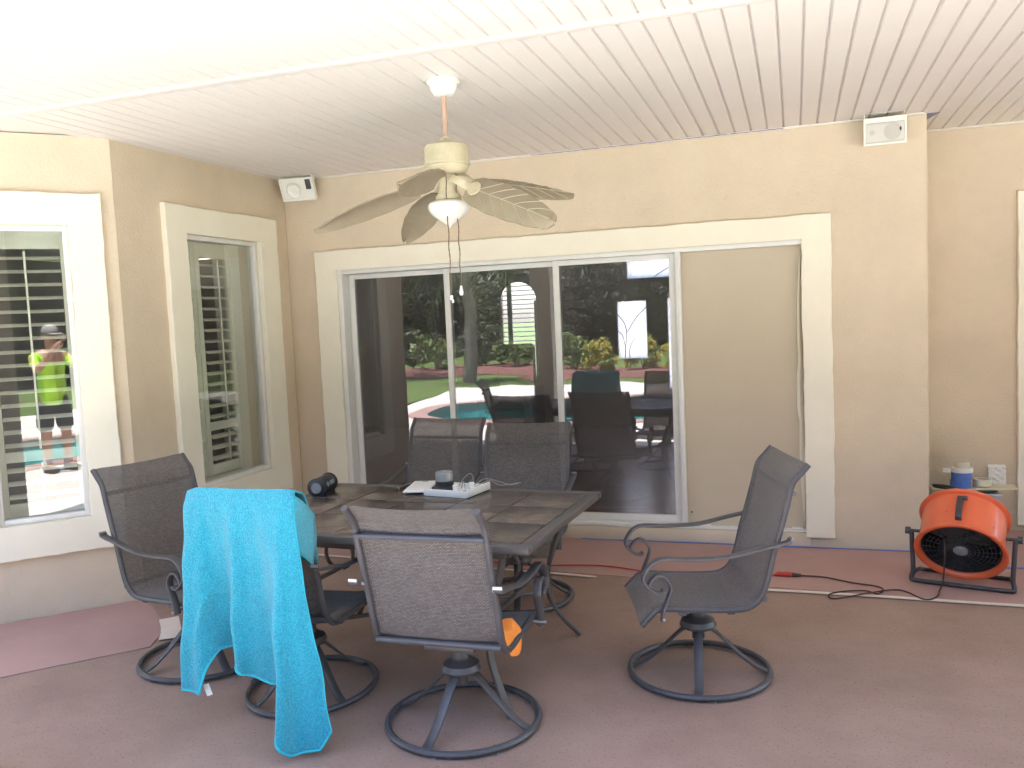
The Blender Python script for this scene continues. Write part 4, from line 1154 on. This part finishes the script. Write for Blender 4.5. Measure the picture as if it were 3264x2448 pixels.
for k in range(3):
    rows = []
    for i in range(9):
        t = i / 8; r_ = .025 + t * (Rr - .045); row = []
        for q in range(5):
            s_ = -1 + q / 2; w = .05 + .045 * t; a = 2 * PI * k / 3 + .25 * t; row.append((r_ * math.cos(a) - s_ * w * math.sin(a), r_ * math.sin(a) + s_ * w * math.cos(a), .03 + s_ * .026 * (1 - .4 * t)))
        rows.append(row)
    b = MB(); b.grid(rows, TD); o = b.build('blade', M['dgrey'], df); o.modifiers.new('s', 'SOLIDIFY').thickness = .003
b = MB(); path = catmull([(-.247, -.0, .276), (-.243, -.01, .18), (-.238, -.02, .07), (-.245, -.03, .026), (-.225, -.035, .015), (-.1, -.04, .0145), (.1, -.04, .0145), (.225, -.035, .015), (.245, -.03, .026), (.238, -.02, .07), (.243, -.01, .18), (.247, 0, .276)], 5)
b.tube(path, .0125, 10); b.build('stand', M['dgrey'], df)
b = MB(); path = catmull([(-.236, -.02, .055), (-.225, .12, .035), (-.2, .19, .014), (0, .2, .0135), (.2, .19, .014), (.225, .12, .035), (.236, -.02, .055)], 5)
b.tube(path, .0115, 10); b.build('rear_stand', M['dgrey'], df)
for s_ in (-1, 1):
    b = MB(); b.tube([(s_ * .20, .015, .277), (s_ * .268, .015, .277)], .009, 10); b.tube([(s_ * .256, .015, .277), (s_ * .280, .015, .277)], .020, 12); b.build('knob', M['dgrey'], df)
hx = MB(); hp = [(-.012, 0, 0)]
# handle on top of the drum (runs along the axis)
ax = (TD.to_3x3() @ Vector((0, 0, 1))); upv = (TD.to_3x3() @ Vector((0, -1, 0)))
if upv.z < 0: upv = -upv
cN = TD @ Vector((0, 0, 0)) + upv * (Rr + .002)
hx.strap(catmull([cN - ax * .075, cN - ax * .065 + upv * .022, cN + ax * .0 + upv * .028, cN + ax * .065 + upv * .022, cN + ax * .075], 5), .03, .012, None, (1, 0, 0))
hx.tube([cN - ax * .055 + upv * .026 + Vector((.012, 0, 0)), cN - ax * .055 + upv * .026 + Vector((.034, 0, 0))], .012, 8)
hx.build('handle', M['dgrey'], df)
cw = [(1.27, -.665), (1.40, -.675), (1.54, -.75), (1.66, -.79), (1.69, -.85), (1.655, -.92), (1.60, -.88), (1.51, -.90), (1.43, -.95), (1.41, -1.01), (1.445, -1.04), (1.58, -.965), (1.69, -.89), (1.76, -.835), (1.81, -.87), (1.86, -.955), (1.905, -.96), (1.945, -.90), (1.965, -.82)]
inv = (Matrix.Translation(df.location) @ Matrix.Rotation(FA, 4, 'Z')).inverted()
zc = lambda i: .0125 + (.009 if 11 <= i <= 12 else 0)
pw = [inv @ Vector((x, y, zc(i))) for i, (x, y) in enumerate(cw)] + [inv @ Vector((1.985, -.80, .06)), inv @ Vector((1.992, -.81, .17)), inv @ Vector((1.995, -.80, .26)), inv @ Vector((2.0, -.74, .285))]
b = MB(); b.tube(catmull(pw, 6), .0042, 6); pcd = b.build('power_cord', M['cord'], df)
b = MB(); b.tube([inv @ Vector((1.225, -.672, .016)), inv @ Vector((1.275, -.665, .014))], [.014, .008], 8); b.build('plug', M['cord'], pcd)
ec = thing('extension_cord', 'red extension cord on the rosin paper, its socket joined to the fan plug', 'cord', (0, 0, 0))
b = MB(); b.tube(catmull([(1.165, -.675, .0105), (.9, -.69, .0105), (.5, -.75, .0105), (.1, -.66, .0105), (-.4, -.73, .0105), (-.9, -.6, .0105), (-1.5, -.55, .0105), (-2.0, -.45, .0105)], 8), .0045, 6); b.build('cable', M['redcord'], ec)
b = MB(); b.tube([(1.13, -.674, .014), (1.15, -.6745, .0175), (1.205, -.673, .0185), (1.223, -.672, .017)], [.005, .014, .0155, .0145], 10); b.build('socket', M['redcord'], ec)

# ================================================================== shelf corner: bin, board, tape rolls, outlet
bn = thing('storage_bin', 'translucent grey plastic bin hidden behind the orange fan', 'bin', (2.31, .36, .0045))
b = MB()
for (a0, a1, z) in ((.14, .11, .0), (.16, .13, .285)): pass
b.add([(-.14, -.12, 0), (.14, -.12, 0), (.14, .12, 0), (-.14, .12, 0), (-.155, -.135, .315), (.155, -.135, .315), (.155, .135, .315), (-.155, .135, .315), (-.148, -.128, .315), (.148, -.128, .315), (.148, .128, .315), (-.148, .128, .315), (-.134, -.114, .006), (.134, -.114, .006), (.134, .114, .006), (-.134, .114, .006)],
      [(0, 1, 2, 3), (0, 1, 5, 4), (1, 2, 6, 5), (2, 3, 7, 6), (3, 0, 4, 7), (4, 5, 9, 8), (5, 6, 10, 9), (6, 7, 11, 10), (7, 4, 8, 11), (8, 9, 13, 12), (9, 10, 14, 13), (10, 11, 15, 14), (11, 8, 12, 15), (12, 13, 14, 15)])
b.build('tub', M['bin'], bn, smooth=0)
b = MB()
for s_ in (-1, 1): b.box((0, s_ * .139, .308), (.325, .01, .018), None, .003); b.box((s_ * .159, 0, .308), (.01, .268, .0178), None, .003)
b.build('rim', M['bin'], bn)
b = MB(); bd = MB(); bd.box((2.335, .37, .331), (.49, .14, .010), Matrix.Translation((2.335, .37, .331)) @ Matrix.Rotation(R(-1.6), 4, 'Y') @ Matrix.Translation((-2.335, -.37, -.331)), .002)
tag(bd.build('board', M['board']), 'pale thin board holding tape rolls above the orange fan', 'board')
def roll(label, loc, ro, h, m, ri=.038, nm='tape_roll', rx=0):
    t = thing(nm, label, 'tape roll', loc, rnd.uniform(0, 3))
    t.rotation_euler[0] = rx
    b = MB(); b.lathe([(ri, 0), (ro - .002, 0), (ro, .002), (ro, h - .002), (ro - .002, h), (ri, h)], 32); b.build('tape', m, t, smooth=30)
    b = MB(); b.lathe([(ri - .0005, 0), (ri - .0005, h), (ri - .0035, h), (ri - .0035, 0)], 32, closed=True); b.build('core', M['board'], t, smooth=30)
    return t
z0_ = .3365
roll('lower blue masking tape roll of the stack on the board', (2.262, .36, z0_), .060, .048, M['btape'])
roll('upper blue masking tape roll of the stack, under the cream roll', (2.266, .357, z0_ + .0485), .060, .048, M['btape'])
roll('narrow white tape roll between the blue and cream rolls', (2.272, .365, z0_ + .097), .062, .030, M['white'])
roll('cream masking tape roll topmost on the blue rolls', (2.268, .362, z0_ + .1275), .046, .036, M['creamroll'])
roll('cream masking tape roll standing right of the blue rolls on the board', (2.392, .39, z0_ + .005), .052, .045, M['creamroll'])
rg = thing('paper_flag', 'white paper tail sticking out left of the blue tape rolls', 'paper tail', (2.19, .335, z0_ + .098))
b = MB(); b.box((-.012, 0, .014), (.045, .002, .028), Matrix.Rotation(R(-12), 4, 'Z')); b.build('tail', M['white'], rg, smooth=0)
lp = MB()
for q in range(3): lp.tube([(2.155 + (.058 + .004 * q) * math.cos(a) * (1.0), .31 + (.045 + .004 * q) * math.sin(a), .334 + .004 + .006 * q + .007 * math.cos(a + 2.6)) for a in [2 * PI * k / 36 for k in range(36)]], .0036, 6, True)
tag(lp.build('wire_coil', M['black']), 'small dark cable coil on the left end of the board', 'cable coil')
ot = thing('outlet_cover', 'white outdoor outlet under crumpled plastic on the right wall', 'outlet', (2.515, YR - .001, .37))
b = MB(); b.box((0, -.008, 0), (.075, .016, .115), None, .004); b.build('plate', M['white'], ot)
rows = []
for i in range(11):
    rows.append([((-.052 + .104 * k / 8) * (1 + .05 * math.sin(3 * i)), -.024 - .006 * math.sin(k * 1.7 + i * 2.3) * math.sin(PI * k / 8) - .004 * rnd.random() - (.0 if 0 < i < 10 else -.02), -.072 + .144 * i / 10) for k in range(9)])
b = MB(); b.grid(rows); b.build('plastic_cover', M['white'], ot, smooth=25)

# ================================================================== photographer (mirrored in the left window)
yawv = Vector((cf.x, cf.y, 0)).normalized(); side = Vector((yawv.y, -yawv.x, 0))
person = thing('person', 'person in lime shirt and cap holding a phone, mirrored in the left window', 'person', (0, 0, 0))
base = Vector((CAM.x, CAM.y, 0)) - yawv * .50 + side * .02
def W3(s_, f_, z): q = base + side * s_ + yawv * f_; return (q.x, q.y, z)
def skinmesh(name, joints, edges, m, parent, sub=2, root=0):
    me = bpy.data.meshes.new(name); me.from_pydata([j[0] for j in joints], edges, []); me.materials.append(m)
    o = put(name, me, parent)
    md = o.modifiers.new('skin', 'SKIN'); md.use_smooth_shade = True
    sv = me.skin_vertices[0].data
    for i, j in enumerate(joints):
        r_ = j[1]; sv[i].radius = r_ if isinstance(r_, tuple) else (r_, r_); sv[i].use_root = (i == root)
    ss_ = o.modifiers.new('sub', 'SUBSURF'); ss_.levels = sub; ss_.render_levels = sub
    return o
J = [(W3(0, 0, .90), (.15, .11)), (W3(0, 0, 1.06), (.14, .10)), (W3(0, .0, 1.24), (.165, .11)), (W3(0, .0, 1.36), (.12, .09)), (W3(0, .02, 1.42), .052), (W3(0, .06, 1.50), (.068, .078)), (W3(0, .06, 1.585), (.074, .09)), (W3(0, .05, 1.645), (.056, .07)),
     (W3(.19, .0, 1.34), .058), (W3(.235, .16, 1.18), .044), (W3(.11, .38, 1.44), .034), (W3(.065, .44, 1.50), (.026, .04)),
     (W3(-.19, .0, 1.34), .058), (W3(-.235, .16, 1.18), .044), (W3(-.11, .38, 1.44), .034), (W3(-.065, .44, 1.50), (.026, .04)),
     (W3(.10, 0, .82), .095), (W3(.115, .02, .46), .062), (W3(.12, 0, .08), .042), (W3(.125, .13, .035), (.045, .03)),
     (W3(-.10, 0, .82), .095), (W3(-.115, .02, .46), .062), (W3(-.12, 0, .08), .042), (W3(-.13, .13, .035), (.045, .03))]
E_ = [(0, 1), (1, 2), (2, 3), (3, 4), (4, 5), (5, 6), (6, 7), (3, 8), (8, 9), (9, 10), (10, 11), (3, 12), (12, 13), (13, 14), (14, 15), (0, 16), (16, 17), (17, 18), (18, 19), (0, 20), (20, 21), (21, 22), (22, 23)]
skinmesh('body', J, E_, M['skin'], person)
Sh = [(W3(0, 0, .74), (.19, .145)), (W3(0, 0, .84), (.185, .14)), (W3(0, 0, 1.06), (.175, .13)), (W3(0, .0, 1.24), (.185, .13)), (W3(0, .0, 1.365), (.14, .105)), (W3(0, .01, 1.40), (.075, .07)), (W3(.175, .0, 1.335), .066), (W3(.222, .12, 1.215), .060), (W3(-.175, .0, 1.335), .066), (W3(-.222, .12, 1.215), .060)]
skinmesh('shirt', Sh, [(0, 1), (1, 2), (2, 3), (3, 4), (4, 5), (4, 6), (6, 7), (4, 8), (8, 9)], M['lime'], person)
So = [(W3(0, 0, .93), (.165, .125)), (W3(0, 0, .84), (.17, .125)), (W3(.105, 0, .74), .108), (W3(.118, .015, .46), .094), (W3(-.105, 0, .74), .108), (W3(-.118, .015, .46), .094)]
skinmesh('shorts', So, [(0, 1), (1, 2), (2, 3), (1, 4), (4, 5)], M['shorts'], person)
for s_ in (-1, 1):
    b = MB(); Tm = Matrix.Translation(W3(.124 * s_, .05, .038)) @ Matrix.Rotation(math.atan2(yawv.y, yawv.x), 4, 'Z'); b.box((.02, 0, 0), (.27, .095, .075), Tm, .034, 4); b.build('shoe', M['shoe'], person)
    b = MB(); b.lathe([(.050, .07), (.052, .15), (.049, .16)], 14, Matrix.Translation(W3(.12 * s_, 0, 0))); b.build('sock', M['white'], person)
Tm = Matrix.Translation(W3(0, .055, 1.618)) @ Matrix.Rotation(math.atan2(yawv.y, yawv.x), 4, 'Z')
b = MB(); b.lathe([(.102, -.004), (.104, .02), (.094, .055), (.066, .082), (.03, .094), (.0, .096)], 24, Tm @ Matrix.Scale(.84, 4, (0, 1, 0))); b.box((.135, 0, .0), (.10, .15, .008), Tm @ Matrix.Rotation(R(8), 4, 'Y'), .003); b.build('cap', M['cap'], person)
b = MB(); b.box((.083, .034, -.038), (.03, .05, .036), Tm, .008); b.box((.083, -.034, -.038), (.03, .05, .036), Tm, .008); b.box((.096, 0, -.03), (.008, .03, .008), Tm); b.build('sunglasses', M['black'], person)
b = MB(); b.lathe([(.0, .03), (.012, .012), (.016, -.008), (.0, -.016)], 10, Tm @ Matrix.Translation((.093, 0, -.068)) @ Matrix.Rotation(R(15), 4, 'Y')); b.box((.086, 0, -.108), (.02, .046, .010), Tm, .004)
for s_ in (-1, 1): b.box((.0, .082 * s_, -.05), (.035, .016, .06), Tm, .007)
b.build('face_feature', M['skin'], person)
def hand(s_, nm):
    wr = Vector(W3(.065 * s_, .44, 1.50)); 
    Jh = [(tuple(wr), .024)]; Eh = []
    palm = Vector(W3(.078 * s_, .455, 1.53)); Jh.append((tuple(palm), (.016, .03))); Eh.append((0, 1))
    for q in range(4):
        a = Vector(W3(.080 * s_, .468, 1.525 + .017 * q)); c_ = Vector(W3(.079 * s_, .485, 1.527 + .017 * q)); d_ = Vector(W3((.060 - .004 * (q in (0, 3))) * s_, .4835, 1.529 + .017 * q))
        i = len(Jh); Jh += [(tuple(a), .009), (tuple(c_), .0085), (tuple(d_), .007)]; Eh += [(1, i), (i, i + 1), (i + 1, i + 2)]
    i = len(Jh); Jh += [(W3(.060 * s_, .452, 1.545), .010), (W3(.04 * s_, .462, 1.562), .008)]; Eh += [(1, i), (i, i + 1)]
    skinmesh('hand', Jh, Eh, M['skin'], person, 1)
hand(1, 'hand'); hand(-1, 'hand')
ph = thing('phone', 'dark phone held up by the person mirrored in the left window', 'phone', tuple(CAM - yawv * .022))
b = MB(); b.box((0, 0, 0), (.145, .009, .072), Matrix.Rotation(math.atan2(side.y, side.x), 4, 'Z'), .004); b.build('body', M['black'], ph)
b = MB(); b.box((0, -.0052, 0), (.128, .001, .064), Matrix.Rotation(math.atan2(side.y, side.x), 4, 'Z')); b.build('screen', M['dgrey'], ph)

# ================================================================== garden beyond the pool (seen mirrored in the glass)
def lounger(loc, rz, label):
    t = thing('pool_lounger', label, 'lounger', loc, rz, 'loungers beyond the pool')
    b = MB(); b.tube(catmull([(-.31, -.95, .33), (-.31, .2, .33), (-.31, .85, .85)], 5), .017, 6); b.tube(catmull([(.31, -.95, .33), (.31, .2, .33), (.31, .85, .85)], 5), .017, 6); b.build('frame', M['white'], t)
    for k in range(6):
        y = -.85 + k * .2; b = MB(); b.box((0, y, .335), (.6, .15, .008), None, .002); b.build('strap', M['white'], t)
    b = MB(); b.box((0, .56, .60), (.6, .03, .78), Matrix.Translation((0, .56, .6)) @ Matrix.Rotation(R(-52), 4, 'X') @ Matrix.Translation((0, -.56, -.6)), .01); b.build('backrest', M['blueplastic'], t)
    for x_ in (-.31, .31):
        for y in (-.75, .2):
            b = MB(); b.tube([(x_, y, .33), (x_, y + .04, -.002)], .016, 6); b.build('leg', M['white'], t)
lounger((3.9, -10.6, 0), R(20), 'blue and white pool lounger mirrored behind the person in the window')

def leaves(n, R3, clumps, size, seed, flat=False):
    g = random.Random(seed); b = MB()
    cs = []
    for _ in range(clumps):
        while True:
            p = Vector((g.uniform(-1, 1), g.uniform(-1, 1), g.uniform(-1, 1)))
            if .25 < p.length < 1: break
        cs.append((Vector((p.x * R3[0], p.y * R3[1], p.z * R3[2])), g.uniform(.22, .42)))
    for i in range(n):
        c, rr = cs[g.randrange(clumps)]
        d = Vector((g.gauss(0, 1), g.gauss(0, 1), g.gauss(0, .8))).normalized() * (rr * g.random() ** .4)
        p = c + Vector((d.x * R3[0], d.y * R3[1], d.z * R3[2]))
        s_ = size * g.uniform(.6, 1.4)
        a = Vector((g.gauss(0, 1), g.gauss(0, 1), g.gauss(0, .6))).normalized(); q = a.orthogonal().normalized(); q = (q + Vector((g.uniform(-.5, .5),) * 3)).normalized()
        b.add([p - a * s_, p + q * s_ * .45, p + a * s_, p - q * s_ * .45], [(0, 1, 2, 3)])
    return b
def trunk_mesh(h, r0, r1, limbs, seed, m):
    g = random.Random(seed); b = MB()
    pts = [(g.uniform(-.03, .03) * h * k / 6, g.uniform(-.03, .03) * h * k / 6, h * k / 6) for k in range(7)]
    b.tube(catmull(pts, 3), [r0 + (r1 - r0) * k / 18 for k in range(19)], 9)
    for _ in range(limbs):
        z = h * g.uniform(.5, .95); a = g.uniform(0, 2 * PI); L = h * g.uniform(.18, .32)
        b.tube(catmull([(0, 0, z), (L * .5 * math.cos(a), L * .5 * math.sin(a), z + L * .35), (L * math.cos(a), L * math.sin(a), z + L * .8)], 4), [r1 * .8 * (1 - .08 * k) for k in range(9)], 6)
    return b.mesh('trunk', m)
crownA = leaves(34000, (3.2, 3.2, 2.8), 70, .075, 11).mesh('crown', M['leafdark'], 0)
crownB = leaves(32000, (2.6, 2.6, 3.4), 65, .075, 12).mesh('crown', M['leafdark'], 0)
trA = trunk_mesh(5.2, .22, .12, 7, 3, M['bark']); trB = trunk_mesh(6.0, .2, .1, 6, 4, M['bark'])
g = random.Random(5)
tl = [(-27 + 4.4 * k + g.uniform(-1.2, 1.2), -36 - 7 * math.sin(k * 1.3) + g.uniform(-2, 2)) for k in range(15)] + [(-22, -24), (-16, -29), (15, -24), (24, -20), (28, -12), (20, -29), (9, -27), (-30, -16)]
for k, (x, y) in enumerate(tl):
    t = thing('tree', 'dark leafy tree of the wooded backdrop beyond the lawn, mirrored in the glass', 'tree', (x, y, -.06), g.uniform(0, 6), 'trees beyond the lawn')
    s_ = g.uniform(1.15, 1.75); t.scale = (s_, s_, s_ * g.uniform(.95, 1.2))
    put('trunk', trA if k % 2 else trB, t)
    put('crown', crownA if k % 2 else crownB, t, (0, 0, 4.6 if k % 2 else 5.0))
    put('crown', crownB if k % 2 else crownA, t, (g.uniform(-1, 1), g.uniform(-1, 1), 2.1), (0, 0, 2))
b = MB()
hedge = leaves(60000, (40, 3.0, 2.2), 260, .13, 21)
o = hedge.build('undergrowth', M['leafdark'], None, smooth=0, loc=(-2, -42, 1.2)); o['kind'] = 'stuff'; o['label'] = 'dense dark undergrowth below the far trees'
def palm(loc, h, label, seed, m):
    g = random.Random(seed); t = thing('palm_tree', label, 'palm', loc, g.uniform(0, 6))
    b = MB(); pts = catmull([(0, 0, 0), (.1, .05, h * .4), (.05, .12, h * .75), (.12, .1, h)], 6); b.tube(pts, [.17 - .05 * k / (len(pts) - 1) + (.012 if k % 2 else 0) for k in range(len(pts))], 10); b.build('trunk', m, t)
    fr_ = MB()
    for k in range(22):
        a = 2 * PI * k / 22 + g.uniform(-.15, .15); el = g.uniform(-.5, 1.1); L = g.uniform(1.5, 2.1)
        sp = []
        for q in range(9):
            s_ = q / 8; r_ = L * s_ * math.cos(el * (1 - s_ * .2)); z = L * (s_ * math.sin(el) - .75 * s_ * s_)
            sp.append(Vector((.12 + r_ * math.cos(a), .1 + r_ * math.sin(a), h + z)))
        fr_.tube(sp, [.018 * (1 - .09 * q) for q in range(9)], 4)
        sd_ = Vector((-math.sin(a), math.cos(a), 0))
        for q in range(1, 9):
            for f_ in (0, .5):
                p = sp[q - 1].lerp(sp[q], f_)
                for s_ in (-1, 1):
                    tip = p + sd_ * s_ * .42 * math.sin(PI * (q + f_) / 9.6) + (sp[q] - sp[q - 1]) * 1.0 + Vector((0, 0, -.14))
                    w = (sp[q] - sp[q - 1]).normalized() * .028
                    fr_.add([p - w, p + w, tip], [(0, 1, 2)])
    fr_.build('crown', M['palm'], t, smooth=0)
palm((-6.7, -14.6, -.06), 3.6, 'palm with drooping fronds mirrored in the middle door leaf', 2, M['barkpale'])
palm((-9.6, -16.5, -.06), 4.4, 'taller palm mirrored in the left door leaf', 3, M['bark'])
palm((7.5, -15.5, -.06), 4.2, 'palm behind the pool on the person\'s right', 6, M['barkpale'])
shr = [leaves(1500, (.62, .62, .48), 20, .055, 31 + i).mesh('foliage', M[k_], 0) for i, k_ in enumerate(('leafyel', 'leaflight', 'leafdark'))]
stem_b = MB()
for k in range(6):
    a = k * 1.05; stem_b.tube([(0, 0, -.5), (.2 * math.cos(a), .2 * math.sin(a), .0), (.35 * math.cos(a), .35 * math.sin(a), .3)], .012, 5)
stem_m = stem_b.mesh('stem', M['bark'])
SH = [(-3.6, -16.4, 0, .8), (-2.6, -16.9, 0, .9), (-1.5, -16.2, 0, .75), (-4.5, -17.2, 1, 1.1), (-9.4, -18.8, 1, 1.1), (-8.0, -19.4, 2, 1.3), (-6.8, -18.9, 1, 1.0), (-5.6, -19.5, 2, 1.2), (-10.6, -19.6, 2, 1.3), (-.4, -16.9, 2, 1.1), (5.2, -16.6, 0, 1.1), (6.6, -17.2, 1, 1.2), (8.0, -16.8, 2, 1.3), (-12.2, -18.4, 1, 1.2)]
for x, y, k_, s_ in SH:
    t = thing('shrub', ('yellow-flowering shrub in the mulch bed, mirrored in the glass', 'light green shrub in the mulch bed, mirrored in the glass', 'dark green shrub in the mulch bed, mirrored in the glass')[k_], 'shrub', (x, y, .04), g.uniform(0, 6), 'garden shrubs')
    t.scale = (s_, s_, s_)
    put('foliage', shr[k_], t, (0, 0, .5)); put('stem', stem_m, t, (0, 0, .5))
